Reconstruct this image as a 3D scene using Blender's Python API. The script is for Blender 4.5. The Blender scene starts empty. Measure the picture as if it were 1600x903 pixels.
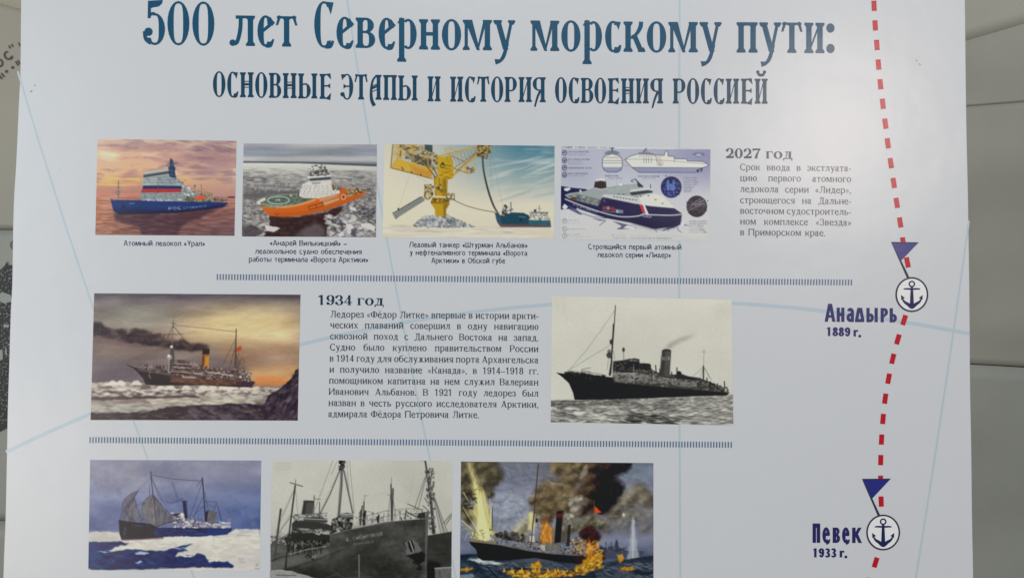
import bpy, math
import numpy as np

sc = bpy.context.scene
COL = sc.collection

# ------------------------------------------------------------------ camera
# A phone at about 0.85 m from an upright display board, held nearly square to it.
F = 1256.0                       # focal length in pixels of the 1600 px wide photograph
CX, CY = 800.0, 451.5
def _n(v): return v / np.linalg.norm(v)
_Z = _n(np.array([0.24, -26.8, 1.0]))                 # board's up axis in camera space (x right, y down, z ahead)
_X = np.array([73.2, 0.66, 1.0]); _X = _n(_X - _Z * _X.dot(_Z))
_Y = np.cross(_Z, _X)                                 # away from the camera, into the board
RW = np.array([_X, _Y, _Z])                           # rows: world axes in camera space
CAM = np.array([0.0, -0.86, 1.42])
def ray(px, py): return RW @ np.array([(px - CX) / F, (py - CY) / F, 1.0])
def at(px, py, Y=0.0):
    """The point of the upright plane y = Y that the camera sees at a pixel of the photograph."""
    d = ray(px, py); t = (Y - CAM[1]) / d[1]
    p = CAM + d * t
    return (float(p[0]), Y, float(p[2]))
def at_many(P, Y=0.0):
    P = np.asarray(P, float)
    d = np.stack([(P[:, 0] - CX) / F, (P[:, 1] - CY) / F, np.ones(len(P))], 1) @ RW.T
    t = (Y - CAM[1]) / d[:, 1:2]
    out = CAM + d * t; out[:, 1] = Y
    return out

from mathutils import Matrix, Vector
cam = bpy.data.objects.new('camera', bpy.data.cameras.new('camera'))
COL.objects.link(cam); sc.camera = cam
right, up, back = RW @ np.array([1., 0, 0]), RW @ np.array([0, -1., 0]), RW @ np.array([0, 0, -1.])
M4 = Matrix.Identity(4)
for i in range(3):
    M4[i][0], M4[i][1], M4[i][2], M4[i][3] = right[i], up[i], back[i], CAM[i]
cam.matrix_world = M4
cam.data.sensor_width = 36.0
cam.data.lens = F / 1600 * 36.0
cam.data.clip_start = 0.02; cam.data.clip_end = 60
cam.data.dof.use_dof = True; cam.data.dof.focus_distance = 0.87; cam.data.dof.aperture_fstop = 14.0

# ------------------------------------------------------------------ world and lamps
wd = bpy.data.worlds.new('World'); sc.world = wd; wd.use_nodes = True
bg = wd.node_tree.nodes['Background']
bg.inputs[0].default_value = (0.84, 0.93, 1.0, 1); bg.inputs[1].default_value = 0.31
def area(name, loc, target, sx, sy, power, col, spread=180):
    l = bpy.data.lights.new(name, 'AREA'); l.shape = 'RECTANGLE'; l.size = sx; l.size_y = sy
    l.energy = power; l.color = col; l.spread = math.radians(spread)
    o = bpy.data.objects.new(name, l); COL.objects.link(o); o.location = loc
    o.rotation_euler = (Vector(target) - Vector(loc)).to_track_quat('-Z', 'Y').to_euler()
    return o
# tall window to the left behind the camera, ceiling panels, a warm fitting up to the right
area('window_light', (-2.6, -2.2, 1.6), (0, 0, 1.3), 1.6, 2.0, 35, (0.88, 0.97, 1.0))
area('ceiling_light', (0.6, -2.4, 3.6), (0.1, 0, 1.3), 2.6, 1.2, 29, (0.93, 0.97, 1.0))
warm = area('warm_lamp', (1.50, -2.75, 2.28), (0.35, 0, 1.55), 0.5, 0.8, 17, (1.0, 0.84, 0.74))
warm.data.shape = 'ELLIPSE'
area('low_warm_fill', (-2.2, -2.75, 0.55), (-0.4, 0, 1.2), 0.8, 1.0, 11, (1.0, 0.80, 0.64))  # unseen lamp added for a warm tint, standing in for window reflections
sc.view_settings.view_transform = 'Standard'; sc.view_settings.look = 'None'
sc.view_settings.exposure = 0.0; sc.view_settings.gamma = 1.0
sc.render.engine = 'CYCLES'
sc.cycles.max_bounces = 5; sc.cycles.use_denoising = True

# ------------------------------------------------------------------ colour and materials
KW = (0.72, 0.72, 0.72)          # how bright the lamps show a pure white print
def lin(c):
    c = np.asarray(c, float) / 255.0
    return np.where(c <= 0.04045, c / 12.92, ((c + 0.055) / 1.055) ** 2.4)
LIFT = 0.016
def ink(r, g, b):
    """Base colour of an ink that is seen as sRGB (r, g, b) under the lamps of the hall."""
    return tuple(np.clip((lin((r, g, b)) - LIFT) / np.array(KW), 0.001, 0.9))
def shader(name, color=None, rough=0.38, bump=0.0, coat=0.0, attr=None, mottled=0.0, scale=900.0, spec=0.5):
    m = bpy.data.materials.new(name); m.use_nodes = True
    nt = m.node_tree; N = nt.nodes; L = nt.links; bs = N['Principled BSDF']
    bs.inputs['Roughness'].default_value = rough
    bs.inputs['Specular IOR Level'].default_value = spec
    bs.inputs['Coat Weight'].default_value = coat; bs.inputs['Coat Roughness'].default_value = 0.10
    tc = N.new('ShaderNodeTexCoord')
    if attr:
        a = N.new('ShaderNodeAttribute'); a.attribute_name = attr
        L.new(a.outputs['Color'], bs.inputs['Base Color'])
    elif mottled > 0:
        nz = N.new('ShaderNodeTexNoise'); nz.inputs['Scale'].default_value = 5.0; nz.inputs['Detail'].default_value = 8
        L.new(tc.outputs['Object'], nz.inputs['Vector'])
        cr = N.new('ShaderNodeValToRGB'); e = cr.color_ramp.elements
        e[0].position = 0.3; e[1].position = 0.7
        e[0].color = (*[x * (1 - mottled) for x in color], 1); e[1].color = (*[min(1, x * (1 + mottled)) for x in color], 1)
        L.new(nz.outputs['Fac'], cr.inputs[0]); L.new(cr.outputs[0], bs.inputs['Base Color'])
    else:
        bs.inputs['Base Color'].default_value = (*color, 1)
    if bump > 0:
        nz2 = N.new('ShaderNodeTexNoise'); nz2.inputs['Scale'].default_value = scale; nz2.inputs['Detail'].default_value = 2
        L.new(tc.outputs['Object'], nz2.inputs['Vector'])
        bp = N.new('ShaderNodeBump'); bp.inputs['Strength'].default_value = bump; bp.inputs['Distance'].default_value = 0.0004
        L.new(nz2.outputs['Fac'], bp.inputs['Height'])
        nz3 = N.new('ShaderNodeTexNoise'); nz3.inputs['Scale'].default_value = 9.0; nz3.inputs['Detail'].default_value = 3
        L.new(tc.outputs['Object'], nz3.inputs['Vector'])
        b3 = N.new('ShaderNodeBump'); b3.inputs['Strength'].default_value = 0.35; b3.inputs['Distance'].default_value = 0.0035
        L.new(nz3.outputs['Fac'], b3.inputs['Height']); L.new(b3.outputs['Normal'], bp.inputs['Normal']); L.new(bp.outputs['Normal'], bs.inputs['Normal'])
    return m
_inks = {}
def ink_mat(name, rgb):
    if name not in _inks:
        _inks[name] = shader(name, ink(*rgb), rough=0.26, bump=0.16, coat=0.0)
    return _inks[name]

# ------------------------------------------------------------------ objects
def tag(o, label=None, cat=None, group=None, kind=None):
    if label: o['label'] = label
    if cat: o['category'] = cat
    if group: o['group'] = group
    if kind: o['kind'] = kind
    return o
def mesh_obj(name, verts, faces, mat, parent=None, smooth=False):
    me = bpy.data.meshes.new(name)
    me.from_pydata([tuple(map(float, v)) for v in verts], [], faces)
    me.materials.append(mat); me.update()
    if smooth: me.polygons.foreach_set('use_smooth', [True] * len(me.polygons))
    o = bpy.data.objects.new(name, me); COL.objects.link(o)
    if parent: o.parent = parent
    return o
def thing(name, label, cat, loc, group=None):
    o = bpy.data.objects.new(name, None); COL.objects.link(o); o.location = loc
    o.empty_display_size = 0.1
    return tag(o, label, cat, group)
def to_local(o, parent):
    """Vertices are written in world coordinates: shift them into the parent's frame."""
    v = Vector(parent.location)
    o.data.transform(Matrix.Translation(-v)); return o

class Sheet:
    """Flat print laid on the board: polygons in photograph pixels, each piece a hair above the one before it."""
    def __init__(s, lift=0.0001): s.v, s.f, s.lift, s.k = [], [], lift, 0
    def add(s, polys, step=0.000006):
        for pts, faces in polys:
            W = at_many(pts); W[:, 1] = -(s.lift + step * (s.k % 14)); s.k += 1
            b = len(s.v); s.v.extend(W.tolist()); s.f.extend([[b + i for i in f] for f in faces])
    def poly(s, pts): s.add([(pts, [list(range(len(pts)))])])
    def build(s, name, mat, parent):
        # every face turned towards the camera (-y)
        fs = []
        for f in s.f:
            a = 0.0
            for i in range(len(f)):
                p, q = s.v[f[i]], s.v[f[(i + 1) % len(f)]]
                a += p[0] * q[2] - q[0] * p[2]
            fs.append(f if a > 0 else f[::-1])
        o = mesh_obj(name, s.v, fs, mat, parent)
        return to_local(o, parent)

def strip(pts, widths):
    """Variable-width band along a polyline (pixel units)."""
    P = np.asarray(pts, float); n = len(P)
    T = np.gradient(P, axis=0); T /= np.maximum(np.linalg.norm(T, axis=1, keepdims=True), 1e-9)
    Nn = np.stack([-T[:, 1], T[:, 0]], 1)
    w = np.broadcast_to(np.asarray(widths, float), (n,))[:, None] / 2
    V = np.concatenate([P + Nn * w, P - Nn * w])
    return (V.tolist(), [[i, i + 1, n + i + 1, n + i] for i in range(n - 1)])
def smooth(pts, k=6):
    P = np.asarray(pts, float)
    if len(P) < 3: return P
    Q = np.vstack([2 * P[0] - P[1], P, 2 * P[-1] - P[-2]]); out = []
    for i in range(1, len(Q) - 2):
        for j in range(k):
            t = j / k
            out.append(0.5 * (2 * Q[i] + (Q[i + 1] - Q[i - 1]) * t + (2 * Q[i - 1] - 5 * Q[i] + 4 * Q[i + 1] - Q[i + 2]) * t * t
                              + (3 * Q[i] - Q[i - 1] - 3 * Q[i + 1] + Q[i + 2]) * t ** 3))
    out.append(P[-1]); return np.array(out)
def disc(cx, cy, rx, ry, n=20):
    a = np.linspace(0, 2 * math.pi, n, endpoint=False)
    return (np.stack([cx + rx * np.cos(a), cy + ry * np.sin(a)], 1).tolist(), [list(range(n))])
def ring(cx, cy, rx, ry, t, n=40):
    a = np.linspace(0, 2 * math.pi, n, endpoint=False)
    o = np.stack([cx + rx * np.cos(a), cy + ry * np.sin(a)], 1); i = np.stack([cx + (rx - t) * np.cos(a), cy + (ry - t) * np.sin(a)], 1)
    return (np.concatenate([o, i]).tolist(), [[k, (k + 1) % n, n + (k + 1) % n, n + k] for k in range(n)])
# ------------------------------------------------------------------ lettering
# A small parametric pen: every glyph is a list of strokes; y up, x-height (or the cap height of an all-caps face) = 1.
class Pen:
    def __init__(s, W, st): s.W, s.st, s.out = W, st, []; s.sans = st['h'] == 0
    def raw(s, pts): s.out.append(([tuple(p) for p in pts], [list(range(len(pts)))]))
    def serif(s, x, y, d, w, l=1, r=1):
        """Foot (d=1, growing up from y) or head (d=-1) serif centred on x (already in real units)."""
        h, k, st = s.st['h'], s.st['k'], w / 2
        L = st + h * l; R = st + h * r
        s.raw([(x - L + .2 * h * l, y), (x + R - .2 * h * r, y), (x + R, y + d * .35 * k), (x + st + .001, y + d * k), (x - st - .001, y + d * k), (x - L, y + d * .35 * k)])
    def V(s, x, y0=0, y1=1, e='bt', w=None, l=1, r=1):
        w = w or s.st['w']; X = w / 2 + s.st['h'] * .85 + x * (s.W - w - s.st['h'] * 1.7)
        s.raw([(X - w / 2, y0), (X + w / 2, y0), (X + w / 2, y1), (X - w / 2, y1)])
        if s.st['h'] > 0:
            if 'b' in e: s.serif(X, y0, 1, w, l, r)
            if 't' in e: s.serif(X, y1, -1, w, l, r)
        return X
    def D(s, x0, y0, x1, y1, w=None):
        w = w or s.st['w']; x0 *= s.W; x1 *= s.W
        s.raw([(x0 - w / 2, y0), (x0 + w / 2, y0), (x1 + w / 2, y1), (x1 - w / 2, y1)])
    def B(s, x0, x1, y, t=None):
        t = t or s.st['t']; s.raw([(x0, y - t / 2), (x1, y - t / 2), (x1, y + t / 2), (x0, y + t / 2)])
    def H(s, x0, x1, y, t=None): s.B(x0 * s.W, x1 * s.W, y, t)
    def O(s, x0=0, x1=1, y0=-.02, y1=1.02, a0=0, a1=360, w=None, t=None, absx=False):
        w = w or s.st['w'] * s.st.get('bw', 1.08); t = t or s.st['t']
        if not absx: x0 *= s.W; x1 *= s.W
        cx, cy, rx, ry = (x0 + x1) / 2, (y0 + y1) / 2, (x1 - x0) / 2, (y1 - y0) / 2
        n = max(5, int(abs(a1 - a0) / 15)); a = np.radians(np.linspace(a0, a1, n + 1))
        ix = max(rx - w, .02); iy = max(ry - t, .02); e = s.st.get('sq', 1.0)
        o = np.stack([cx + rx * np.cos(a), cy + ry * np.sin(a)], 1)
        ci, si = np.cos(a), np.sin(a)
        i = np.stack([cx + ix * np.sign(ci) * np.abs(ci) ** e, cy + iy * np.sign(si) * np.abs(si) ** e], 1)
        m = len(o); s.out.append((np.concatenate([o, i]).tolist(), [[k, k + 1, m + k + 1, m + k] for k in range(m - 1)]))
    def P(s, pts, ws, k=5):
        """Smoothed path; x in 0..1 of the width."""
        Q = smooth([(x * s.W, y) for x, y in pts], k); w = np.interp(np.linspace(0, 1, len(Q)), np.linspace(0, 1, len(ws)), ws)
        V, Fc = strip(Q, w); s.out.append((V, Fc))
    def dot(s, x, y, r=None, keep=0):
        if s.sans and not keep: return
        r = r or s.st['w'] * .62; s.out.append(disc(x * s.W, y, r, r, 10))
    def T(s, *p, keep=0):
        if not s.sans or keep: s.raw([(x * s.W, y) for x, y in p])

def glyph(c, W, st):
    """Strokes of one character W wide. st: w stem, t hairline, h serif reach, k serif height, C cap height."""
    p = Pen(W, st); w, t, C = st['w'], st['t'], st['C']; low = c.islower(); title = st.get('title', 0); H1 = 1.0 if low else C
    u = c.lower(); g = c if not low else u
    he = lambda X: X
    if c in 'осОС0' or u == 'э':
        a = {'о': (0, 360), '0': (0, 360), 'с': (48, 318), 'э': (-142, 132)}[u]
        p.O(0, 1, -.02, H1 + .02 if c != '0' else C, *a)
        if u == 'с':
            p.T((.60, H1 - .0), (.98, H1 - .02), (.84, H1 * .72)) if title else (None if p.sans else p.V(.96, H1 * .74, H1 * .97, '', w * .6))
            p.P([(.55, .015), (.8, .05), (.97, .22)], [t * 1.5, w * .9, w * .35])
        if u == 'э':
            p.H(.3, .9, H1 * .52); p.T((.02, H1), (.42, H1 + .0), (.12, H1 * .76))
            p.dot(.14, .2, w * .62)
            if title: p.T((.22, H1 * .62), (.5, H1 * .52), (.22, H1 * .42))
    elif u in 'её' and low:
        p.O(0, 1, -.02, 1.02, 20 if title else 5, 318)
        if title: p.P([(.12, .42), (.5, .58), (1.0, .82)], [t * 1.3, t * 1.3, t * 1.6]); p.O(.1, 1, .3, 1.02, 10, 60)
        else: p.H(.1, .97, .55)
        p.P([(.5, .015), (.78, .04), (.99, .24)], [t * 1.5, w * .8, w * .3])
        if u == 'ё': p.dot(.28, 1.32, w * .5, 1); p.dot(.72, 1.32, w * .5, 1)
    elif c == 'Е':
        X = p.V(0, 0, C); p.B(X, W * .95, C - t / 2); p.B(X, W * .95, t / 2); p.B(X, W * .78, C * .52)
        p.T((.55, C), (.92, C + .02), (1.0, C * .77)); p.T((.5, 0), (.92, -.05), (1.0, C * .25)); p.T((.62, C * .52), (.92, C * .42), (.92, C * .62))
    elif u in 'л' or c in 'Лд' or u == 'д':
        if u == 'д' and st['h'] == 0:
            p.D(.16, .1, .42, H1, w); p.D(.86, .1, .6, H1, w); p.H(.0, 1.0, .11, w); p.H(.32, .7, H1 - w / 2, w); return p.out
        yb = 0.0
        if p.sans:
            if u == 'л': X = p.V(1, 0, H1, ''); p.D(.1, 0, .36, H1, w); p.B(W * .34, X, H1 - t / 2)
            else: X = p.V(.86, .05, H1, ''); p.D(.2, .05, .36, H1, w); p.B(W * .34, X, H1 - t / 2); p.H(0, 1, .05); p.T((0, .05), (.12, .05), (.12, -.25), (0, -.25), keep=1); p.T((.88, .05), (1, .05), (1, -.25), (.88, -.25), keep=1)
            return p.out
        X = p.V(.97 if u == 'л' else .86, yb, H1, 'bt' if u == 'л' else 't', l=1)
        p.B(W * .3, X, H1 - t * .6, t * 1.2)
        p.P([(.42, H1), (.40, H1 * .55), (.27, .12), (.08, .05)], [t * 1.6, w * .75 if title else t * 1.3, w * .7 if title else t, t]); 
        if u == 'л': p.dot(.1, .1, w * (.62 if title else .5))
        p.H(.22, .5, H1 - t * .7, t * 1.4)
        if u == 'д': p.H(.0, 1, t / 2, t * 1.1); p.T((0, 0), (.12, 0), (.1, -.25), (.01, -.25), keep=1); p.T((.88, 0), (1, 0), (.99, -.25), (.9, -.25), keep=1)
    elif u == 'т':
        p.V(.5, 0, H1, 'b'); p.H(.05, .95, H1 - t / 2)
        q = .25 if not title else .3
        p.T((.12, H1 + (.03 if title else 0)), (.26, H1), (.2, H1 - .1), (.1, H1 - q), (-.0, H1 - q)); p.T((.88, H1 + (.03 if title else 0)), (.74, H1), (.8, H1 - .1), (.9, H1 - q), (1.0, H1 - q))
        if title: p.T((.2, H1 - .02), (.8, H1 - .02), (.62, H1 - .12), (.38, H1 - .12))
    elif u == 'в':
        X = p.V(0, 0, H1); R = W * (.93 if low else .95)
        p.B(X, W * .55, H1 - t / 2); p.B(X, W * .55, H1 * .53); p.B(X, W * .55, t / 2)
        p.O(W * .1, R, H1 * .5, H1, -90, 90, absx=True); p.O(W * .05, W, 0, H1 * .56, -90, 90, absx=True)
    elif u == 'р':
        y0 = -.42 if low else 0
        if title and low:
            X = p.V(0, y0, 1.02, 'b'); p.T((.0, .86), (.2, 1.05), (.3, 1.0), (.3, .86), (.05, .84)); p.O(.12, 1, -.0, 1.0, -125, 125)
        elif low: X = p.V(0, y0, 1, 'b'); p.T((.0, .93), (.22, 1.02), (.22, .85)); p.O(.12, 1, -.02, 1.02, -130, 130)
        else:
            X = p.V(0, 0, C); p.B(X, W * .55, C - t / 2); p.B(X, W * .55, C * .45); p.O(W * .05, W, C * .42, C, -90, 90, absx=True)
    elif u == 'н':
        a = p.V(0, 0, H1); b = p.V(1, 0, H1); p.B(a, b, H1 * .52, t * (1.2 if not title else 1.5))
        if title == 2: p.B(a, b, H1 * .635, t * .55); p.B(a, b, H1 * .40, t * .55)
    elif u == 'п':
        a = p.V(0, 0, H1); b = p.V(1, 0, H1); p.B(a, b, H1 - t * .7, t * 1.4)
    elif u in 'ий':
        a = p.V(0, 0, H1); b = p.V(1, 0, H1); e = w * .35
        q = .1 if not title else .16
        dg = t * (2.0 if title else 2.4); e = w * .45; p.raw([(a + e, q), (a + e, q + dg), (b - e, H1 - q * .8), (b - e, H1 - q * .8 - dg)])
        if u == 'й': p.P([(.22, H1 + .3), (.35, H1 + .16), (.65, H1 + .16), (.78, H1 + .3)], [t * 1.2, t * 1.8, t * 1.8, t * 1.2]); p.dot(.24, H1 + .27, t * 1.1); p.dot(.76, H1 + .27, t * 1.1)
    elif u == 'м':
        a = p.V(0, 0, H1, 'bt', w=t * 1.35); b = p.V(1, 0, H1); m = W * .5
        p.raw([(a - t * .6, H1), (a + w * 1.1, H1), (m + w * .45, 0), (m - w * .1, 0)])
        p.raw([(b - t * .2, H1), (b - t * 1.6, H1), (m - w * .02, 0.08), (m + w * .2, 0)])
    elif u == 'у':
        if low:
            p.D(.2, 1, .58, .03, w); p.D(.86, 1, .55, -.05, t * 1.3)
            p.P([(.66, .25), (.5, -.15), (.33, -.33), (.08, -.38)], [t * 1.4, t * 1.6, w * .6, w * (1.05 if title else .5)])
            if st['h']: p.serif(W * .2, 1, -1, w * .9); p.serif(W * .86, 1, -1, t * 1.5)
        else:
            p.D(.2, C, .56, C * .36, w); p.D(.86, C, .48, .1, t * 1.3); p.dot(.3, .08, w * .5)
            if st['h']: p.serif(W * .2, C, -1, w); p.serif(W * .86, C, -1, t * 1.5)
    elif u == 'к':
        if p.sans: p.V(0, 0, H1, ''); p.D(.3, H1 * .42, .84, H1, w); p.D(.42, H1 * .62, .88, 0, w); return p.out
        X = p.V(0, 0, H1); p.P([(.35, H1 * .45), (.62, H1 * .6), (.8, H1 * .82), (.84, H1)], [t * 1.2, t * 1.4, w * .8, w * .75])
        p.D(.5, H1 * .56, .85, 0, w)
        if st['h']: p.serif(W * .86, 0, 1, w * .8, .8, .8)
    elif c in 'ы' or c == 'Ы':
        X = p.V(0, 0, H1); p.O(W * .04, W * .66, 0, H1 * .62, -90, 90, absx=True); p.B(X, W * .36, t / 2); p.B(X, W * .36, H1 * .6 - t / 2); p.V(1, 0, H1)
    elif u in 'ьъ':
        X = p.V(0, 0, H1); p.O(W * .0, W, 0, H1 * .6, -90, 90, absx=True); p.B(X, W * .5, t / 2); p.B(X, W * .5, H1 * .6 - t / 2)
    elif u == 'я':
        X = p.V(1, 0, H1); p.B(W * .45, X, H1 - t / 2); p.B(W * .45, X, H1 * .48); p.O(W * .02, W * .95, H1 * .46, H1, 90, 270, absx=True)
        if title: p.P([(.6, H1 * .46), (.38, .2), (.18, -.18)], [w * .7, w * .6, w * .45])
        else: p.D(.62, H1 * .48, .16, 0, w * .8)
    elif u == 'а' and low:
        if st['h'] == 0 and w < .2:
            p.O(.0, 1.0, -.02, .6, 80, 280); p.H(.45, .95, .6 - t / 2); p.H(.45, .95, t / 2); p.V(1, 0, .72, ''); p.O(.08, 1, .35, 1.02, 0, 150)
        elif st['h'] == 0:
            p.O(0, 1, -.0, .62, 90, 270, t=w); p.B(W * .45, W, .62 - w / 2, w); p.B(W * .45, W, w / 2, w); p.V(1, 0, .8, ''); p.O(.05, 1, .35, 1.0, 0, 160, t=w)
        else:
            p.O(.0, 1.0, -.02, .62, 80, 285); p.H(.5, .75, .58, t); p.V(.8, 0.02, .75, ''); p.O(.06, .9, .35, 1.02, 5, 150); p.dot(.16, .76, w * .55); p.T((.7, 0), (1.02, .0), (1.02, .06), (.85, .1))
    elif c == 'А':
        if title:
            X = p.V(1, 0, C); p.P([(.62, C * .98), (.3, C * .78), (.16, C * .4), (.2, 0), (.42, -.24)], [t * 1.2, w * .55, w * .7, w * .9, w * 1.0])
            p.H(.5, .8, C - t * .6, t * 1.2)
            for q in (.42, .53, .64): p.raw([(W * .2, C * (q - .13)), (X, C * q), (X, C * q + t * (1.6 if q == .53 else .7)), (W * .2, C * (q - .13) + t * (1.6 if q == .53 else .7))])
        elif st['h'] == 0: p.D(.1, 0, .46, C, w); p.D(.9, 0, .54, C, w); p.H(.25, .75, C * .3, w * .8)
        else:
            p.D(.12, 0, .5, C, t * 1.3); p.D(.84, 0, .5, C, w * 1.1); p.H(.25, .7, C * .32, t); p.serif(W * .1, 0, 1, t); p.serif(W * .86, 0, 1, w)
    elif u == 'б':
        p.O(0, 1, -.02, .95); p.P([(.06, .5), (.12, 1.05), (.45, 1.25), (.95, 1.42)], [w * .9, w * .9, w * .8, w * .4])
    elif u == 'г':
        p.V(0, 0, H1); p.H(.15, .95, H1 - t / 2); p.T((.8, H1), (.98, H1), (.98, H1 * .72), (.9, H1 * .72))
    elif u == 'з':
        p.O(.0, .92, H1 * .48, H1 + .02, -90, 150); p.O(-.0, 1, -.02, H1 * .55, -150, 90); p.dot(.12, H1 * .8, w * .5); p.dot(.12, .2, w * .55)
    elif u == 'ф':
        p.V(.5, -.0 if not low else -.4, C, 'bt'); y0, y1 = (C * .14, C * .86) if not low else (0, 1)
        p.O(0, .62, y0, y1); p.O(.38, 1, y0, y1)
    elif u == 'х':
        p.D(.16, H1, .84, 0, w); p.D(.84, H1, .16, 0, t * 1.2)
        for x in (.16, .84):
            if st['h']: p.serif(W * x, 0, 1, t); p.serif(W * x, H1, -1, t)
    elif u == 'ц' or u == 'щ':
        xs = (0, .88) if u == 'ц' else (0, .46, .92)
        X = [p.V(x, 0, H1) for x in xs]; p.B(X[0], X[-1] + w, t * .6, t * 1.2); p.T((.9, .05), (1.02, .05), (1.02, -.26), (.93, -.26), keep=1)
    elif u == 'ш':
        X = [p.V(x, 0, H1) for x in (0, .5, 1)]; p.B(X[0], X[-1], t * .6, t * 1.2)
    elif u == 'ч':
        a = p.V(1, 0, H1); b = p.V(0, .5, H1, 't'); p.O(b - w / 2, a + w / 2, .34, .95, 180, 275, absx=True); p.B(W * .45, a, .4, t * 1.3)
    elif u == 'ж':
        p.V(.5, 0, H1); p.D(.12, 0, .45, H1 * .52, w * .9); p.D(.88, 0, .55, H1 * .52, w * .9); p.D(.14, H1, .45, H1 * .5, t * 1.3); p.D(.86, H1, .55, H1 * .5, t * 1.3); p.H(.4, .6, H1 * .52)
        for x in (.1, .9): p.serif(W * x, 0, 1, w * .7, .6, .6)
    elif u == 'ю':
        a = p.V(0, 0, H1); p.B(a, W * .45, H1 * .52); p.O(.38, 1)
    elif c == '5':
        if title:
            p.T((.17, 1.0 * C), (.22, C), (.82, 1.02 * C), (.9, C * 1.04), (.86, C * .94), (.7, C * .87), (.45, C * .85), (.24, C * .82)); p.D(.235, C * .6, .25, C * .98, t * 1.3)
            p.P([(.22, C * .62), (.34, C * .7), (.5, C * .7)], [t, t * 1.2, t * 1.5]); p.O(.0, 1, -.02, C * .72, -150, 100); p.dot(.2, C * .29, w * .8); p.P([(.04, C * .3), (.06, C * .12), (.3, .02)], [w * .9, w * .55, t])
        else: p.H(.2, .9, C - w * .4, w * .8); p.D(.2, C * .5, .24, C, t * 1.2); p.O(0, 1, -.02, C * .64, -150, 120); p.dot(.12, .2, w * .55)
    elif c == '1':
        p.V(.5, 0, C, 'b'); p.T((.08, C * .78), (.08, C * .86), (.42, C), (.5, C), (.5, C * .8), keep=1)
    elif c == '2':
        p.O(.02, .95, C * .42, C * 1.01, -35, 165); p.P([(.9, C * .6), (.5, C * .3), (.12, .08)], [w * .9, w * .6, t]); p.H(.05, .95, w * .45, w * .9); p.T((.9, C * .28), (1, C * .28), (.97, 0), (.85, 0)); p.dot(.17, C * .78, w * .6)
    elif c == '3':
        p.O(.02, .94, C * .46, C * 1.01, -90, 155); p.O(.0, 1, -.02, C * .54, -155, 90); p.dot(.15, C * .8, w * .55); p.dot(.15, C * .2, w * .6); p.H(.35, .5, C * .5)
    elif c == '4':
        p.V(.78, 0, C, 'b'); p.H(0, 1, C * .27, t * 1.3); p.D(.06, C * .27, .72, C, t * 1.4)
    elif c == '7':
        p.H(.05, .98, C - w * .4, w * .8); p.P([(.93, C * .95), (.6, C * .5), (.42, 0)], [t, w * .8, w * 1.3]); p.T((.0, C), (.12, C), (.12, C * .72), (.04, C * .7))
    elif c == '8':
        p.O(.06, .94, C * .48, C * 1.01); p.O(0, 1, -.02, C * .55)
    elif c == '9':
        p.O(0, 1, C * .38, C * 1.01); p.O(0, 1, -.02, C * 1.01, -150, 20); p.dot(.16, C * .16, w * .6)
    elif c in '.,':
        p.dot(.5, .07, w * .62, 1)
        if c == ',': p.P([(.6, .05), (.6, -.12), (.35, -.25)], [w * .7, w * .5, t * .6])
    elif c == ':':
        p.out.append(disc(W / 2, .155, W / 2, .155, 18)); p.out.append(disc(W / 2, .83, W / 2, .155, 18))
    elif c in '-–':
        p.H(.02, .98, .45, t * 1.4)
    elif c in '«»':
        for o in (0, .42):
            pts = [(.46 + o, .78), (.08 + o, .45), (.46 + o, .12)]
            if c == '»': pts = [(1 - x, y) for x, y in pts]
            Q = [(x * W, y) for x, y in pts]; V, Fc = strip([Q[0], Q[1]], t * 1.1); p.out.append((V, Fc)); V, Fc = strip([Q[1], Q[2]], t * 1.1); p.out.append((V, Fc))
    return p.out

ADV = dict(zip('абвгдеёжзийклмнопрстуфхцчшщъыьэюя', [.86, .98, .9, .75, 1.0, .86, .86, 1.3, .78, 1.02, 1.02, .95, .98, 1.22, 1.04, .96, 1.02, .98, .82, .88, .95, 1.3, .95, 1.04, .95, 1.45, 1.48, 1, 1.32, .86, .84, 1.35, .92]))
ADV.update({'С': 1.15, 'Л': 1.3, 'Д': 1.3, 'П': 1.35, 'З': 1.0, 'Ф': 1.45, 'В': 1.15, 'А': 1.25, 'И': 1.35, 'К': 1.25, 'Р': 1.1, '.': .3, ',': .35, '-': .5, '–': .95, 'О': 1.32, 'У': 1.15, 'Ш': 1.6, '«': .72, '»': .72})
for _d in '0123456789': ADV[_d] = .88
SANS = dict(w=.19, t=.16, h=0, k=.1, C=1.36, bw=1.0)
SANSB = dict(w=.36, t=.28, h=0, k=.1, C=1.36, bw=1.0, sq=.85)
SERIF = dict(w=.19, t=.095, h=.08, k=.09, C=1.36)
BOLD = dict(w=.31, t=.085, h=.10, k=.10, C=1.38)
GAP = .115
def text_run(txt, x0, y0, x1, y1, xh, st=SERIF, adv=1.0, justify=True, gap=GAP):
    """Polygons (photograph pixels) of a line from (x0,y0) to (x1,y1); x1 None = natural width at scale adv."""
    words = txt.split(' '); items = []
    def ww(wd): return sum(ADV[c] * adv * xh + gap * xh for c in wd) - gap * xh
    tot = sum(ww(q) for q in words); ns = len(words) - 1
    sp = ((x1 - x0) - tot) / ns if (x1 is not None and justify and ns) else .42 * xh
    if x1 is not None and not ns: adv *= (x1 - x0) / tot
    x = x0; out = []; slope = (y1 - y0) / ((x1 or x0 + 200) - x0)
    for q in words:
        for c in q:
            W = ADV[c] * adv
            for V, Fc in glyph(c, W, st):
                out.append(([(x + vx * xh, y0 + (x - x0) * slope - vy * xh) for vx, vy in V], Fc))
            x += (W + gap) * xh
        x += sp - gap * xh
    return out
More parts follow.
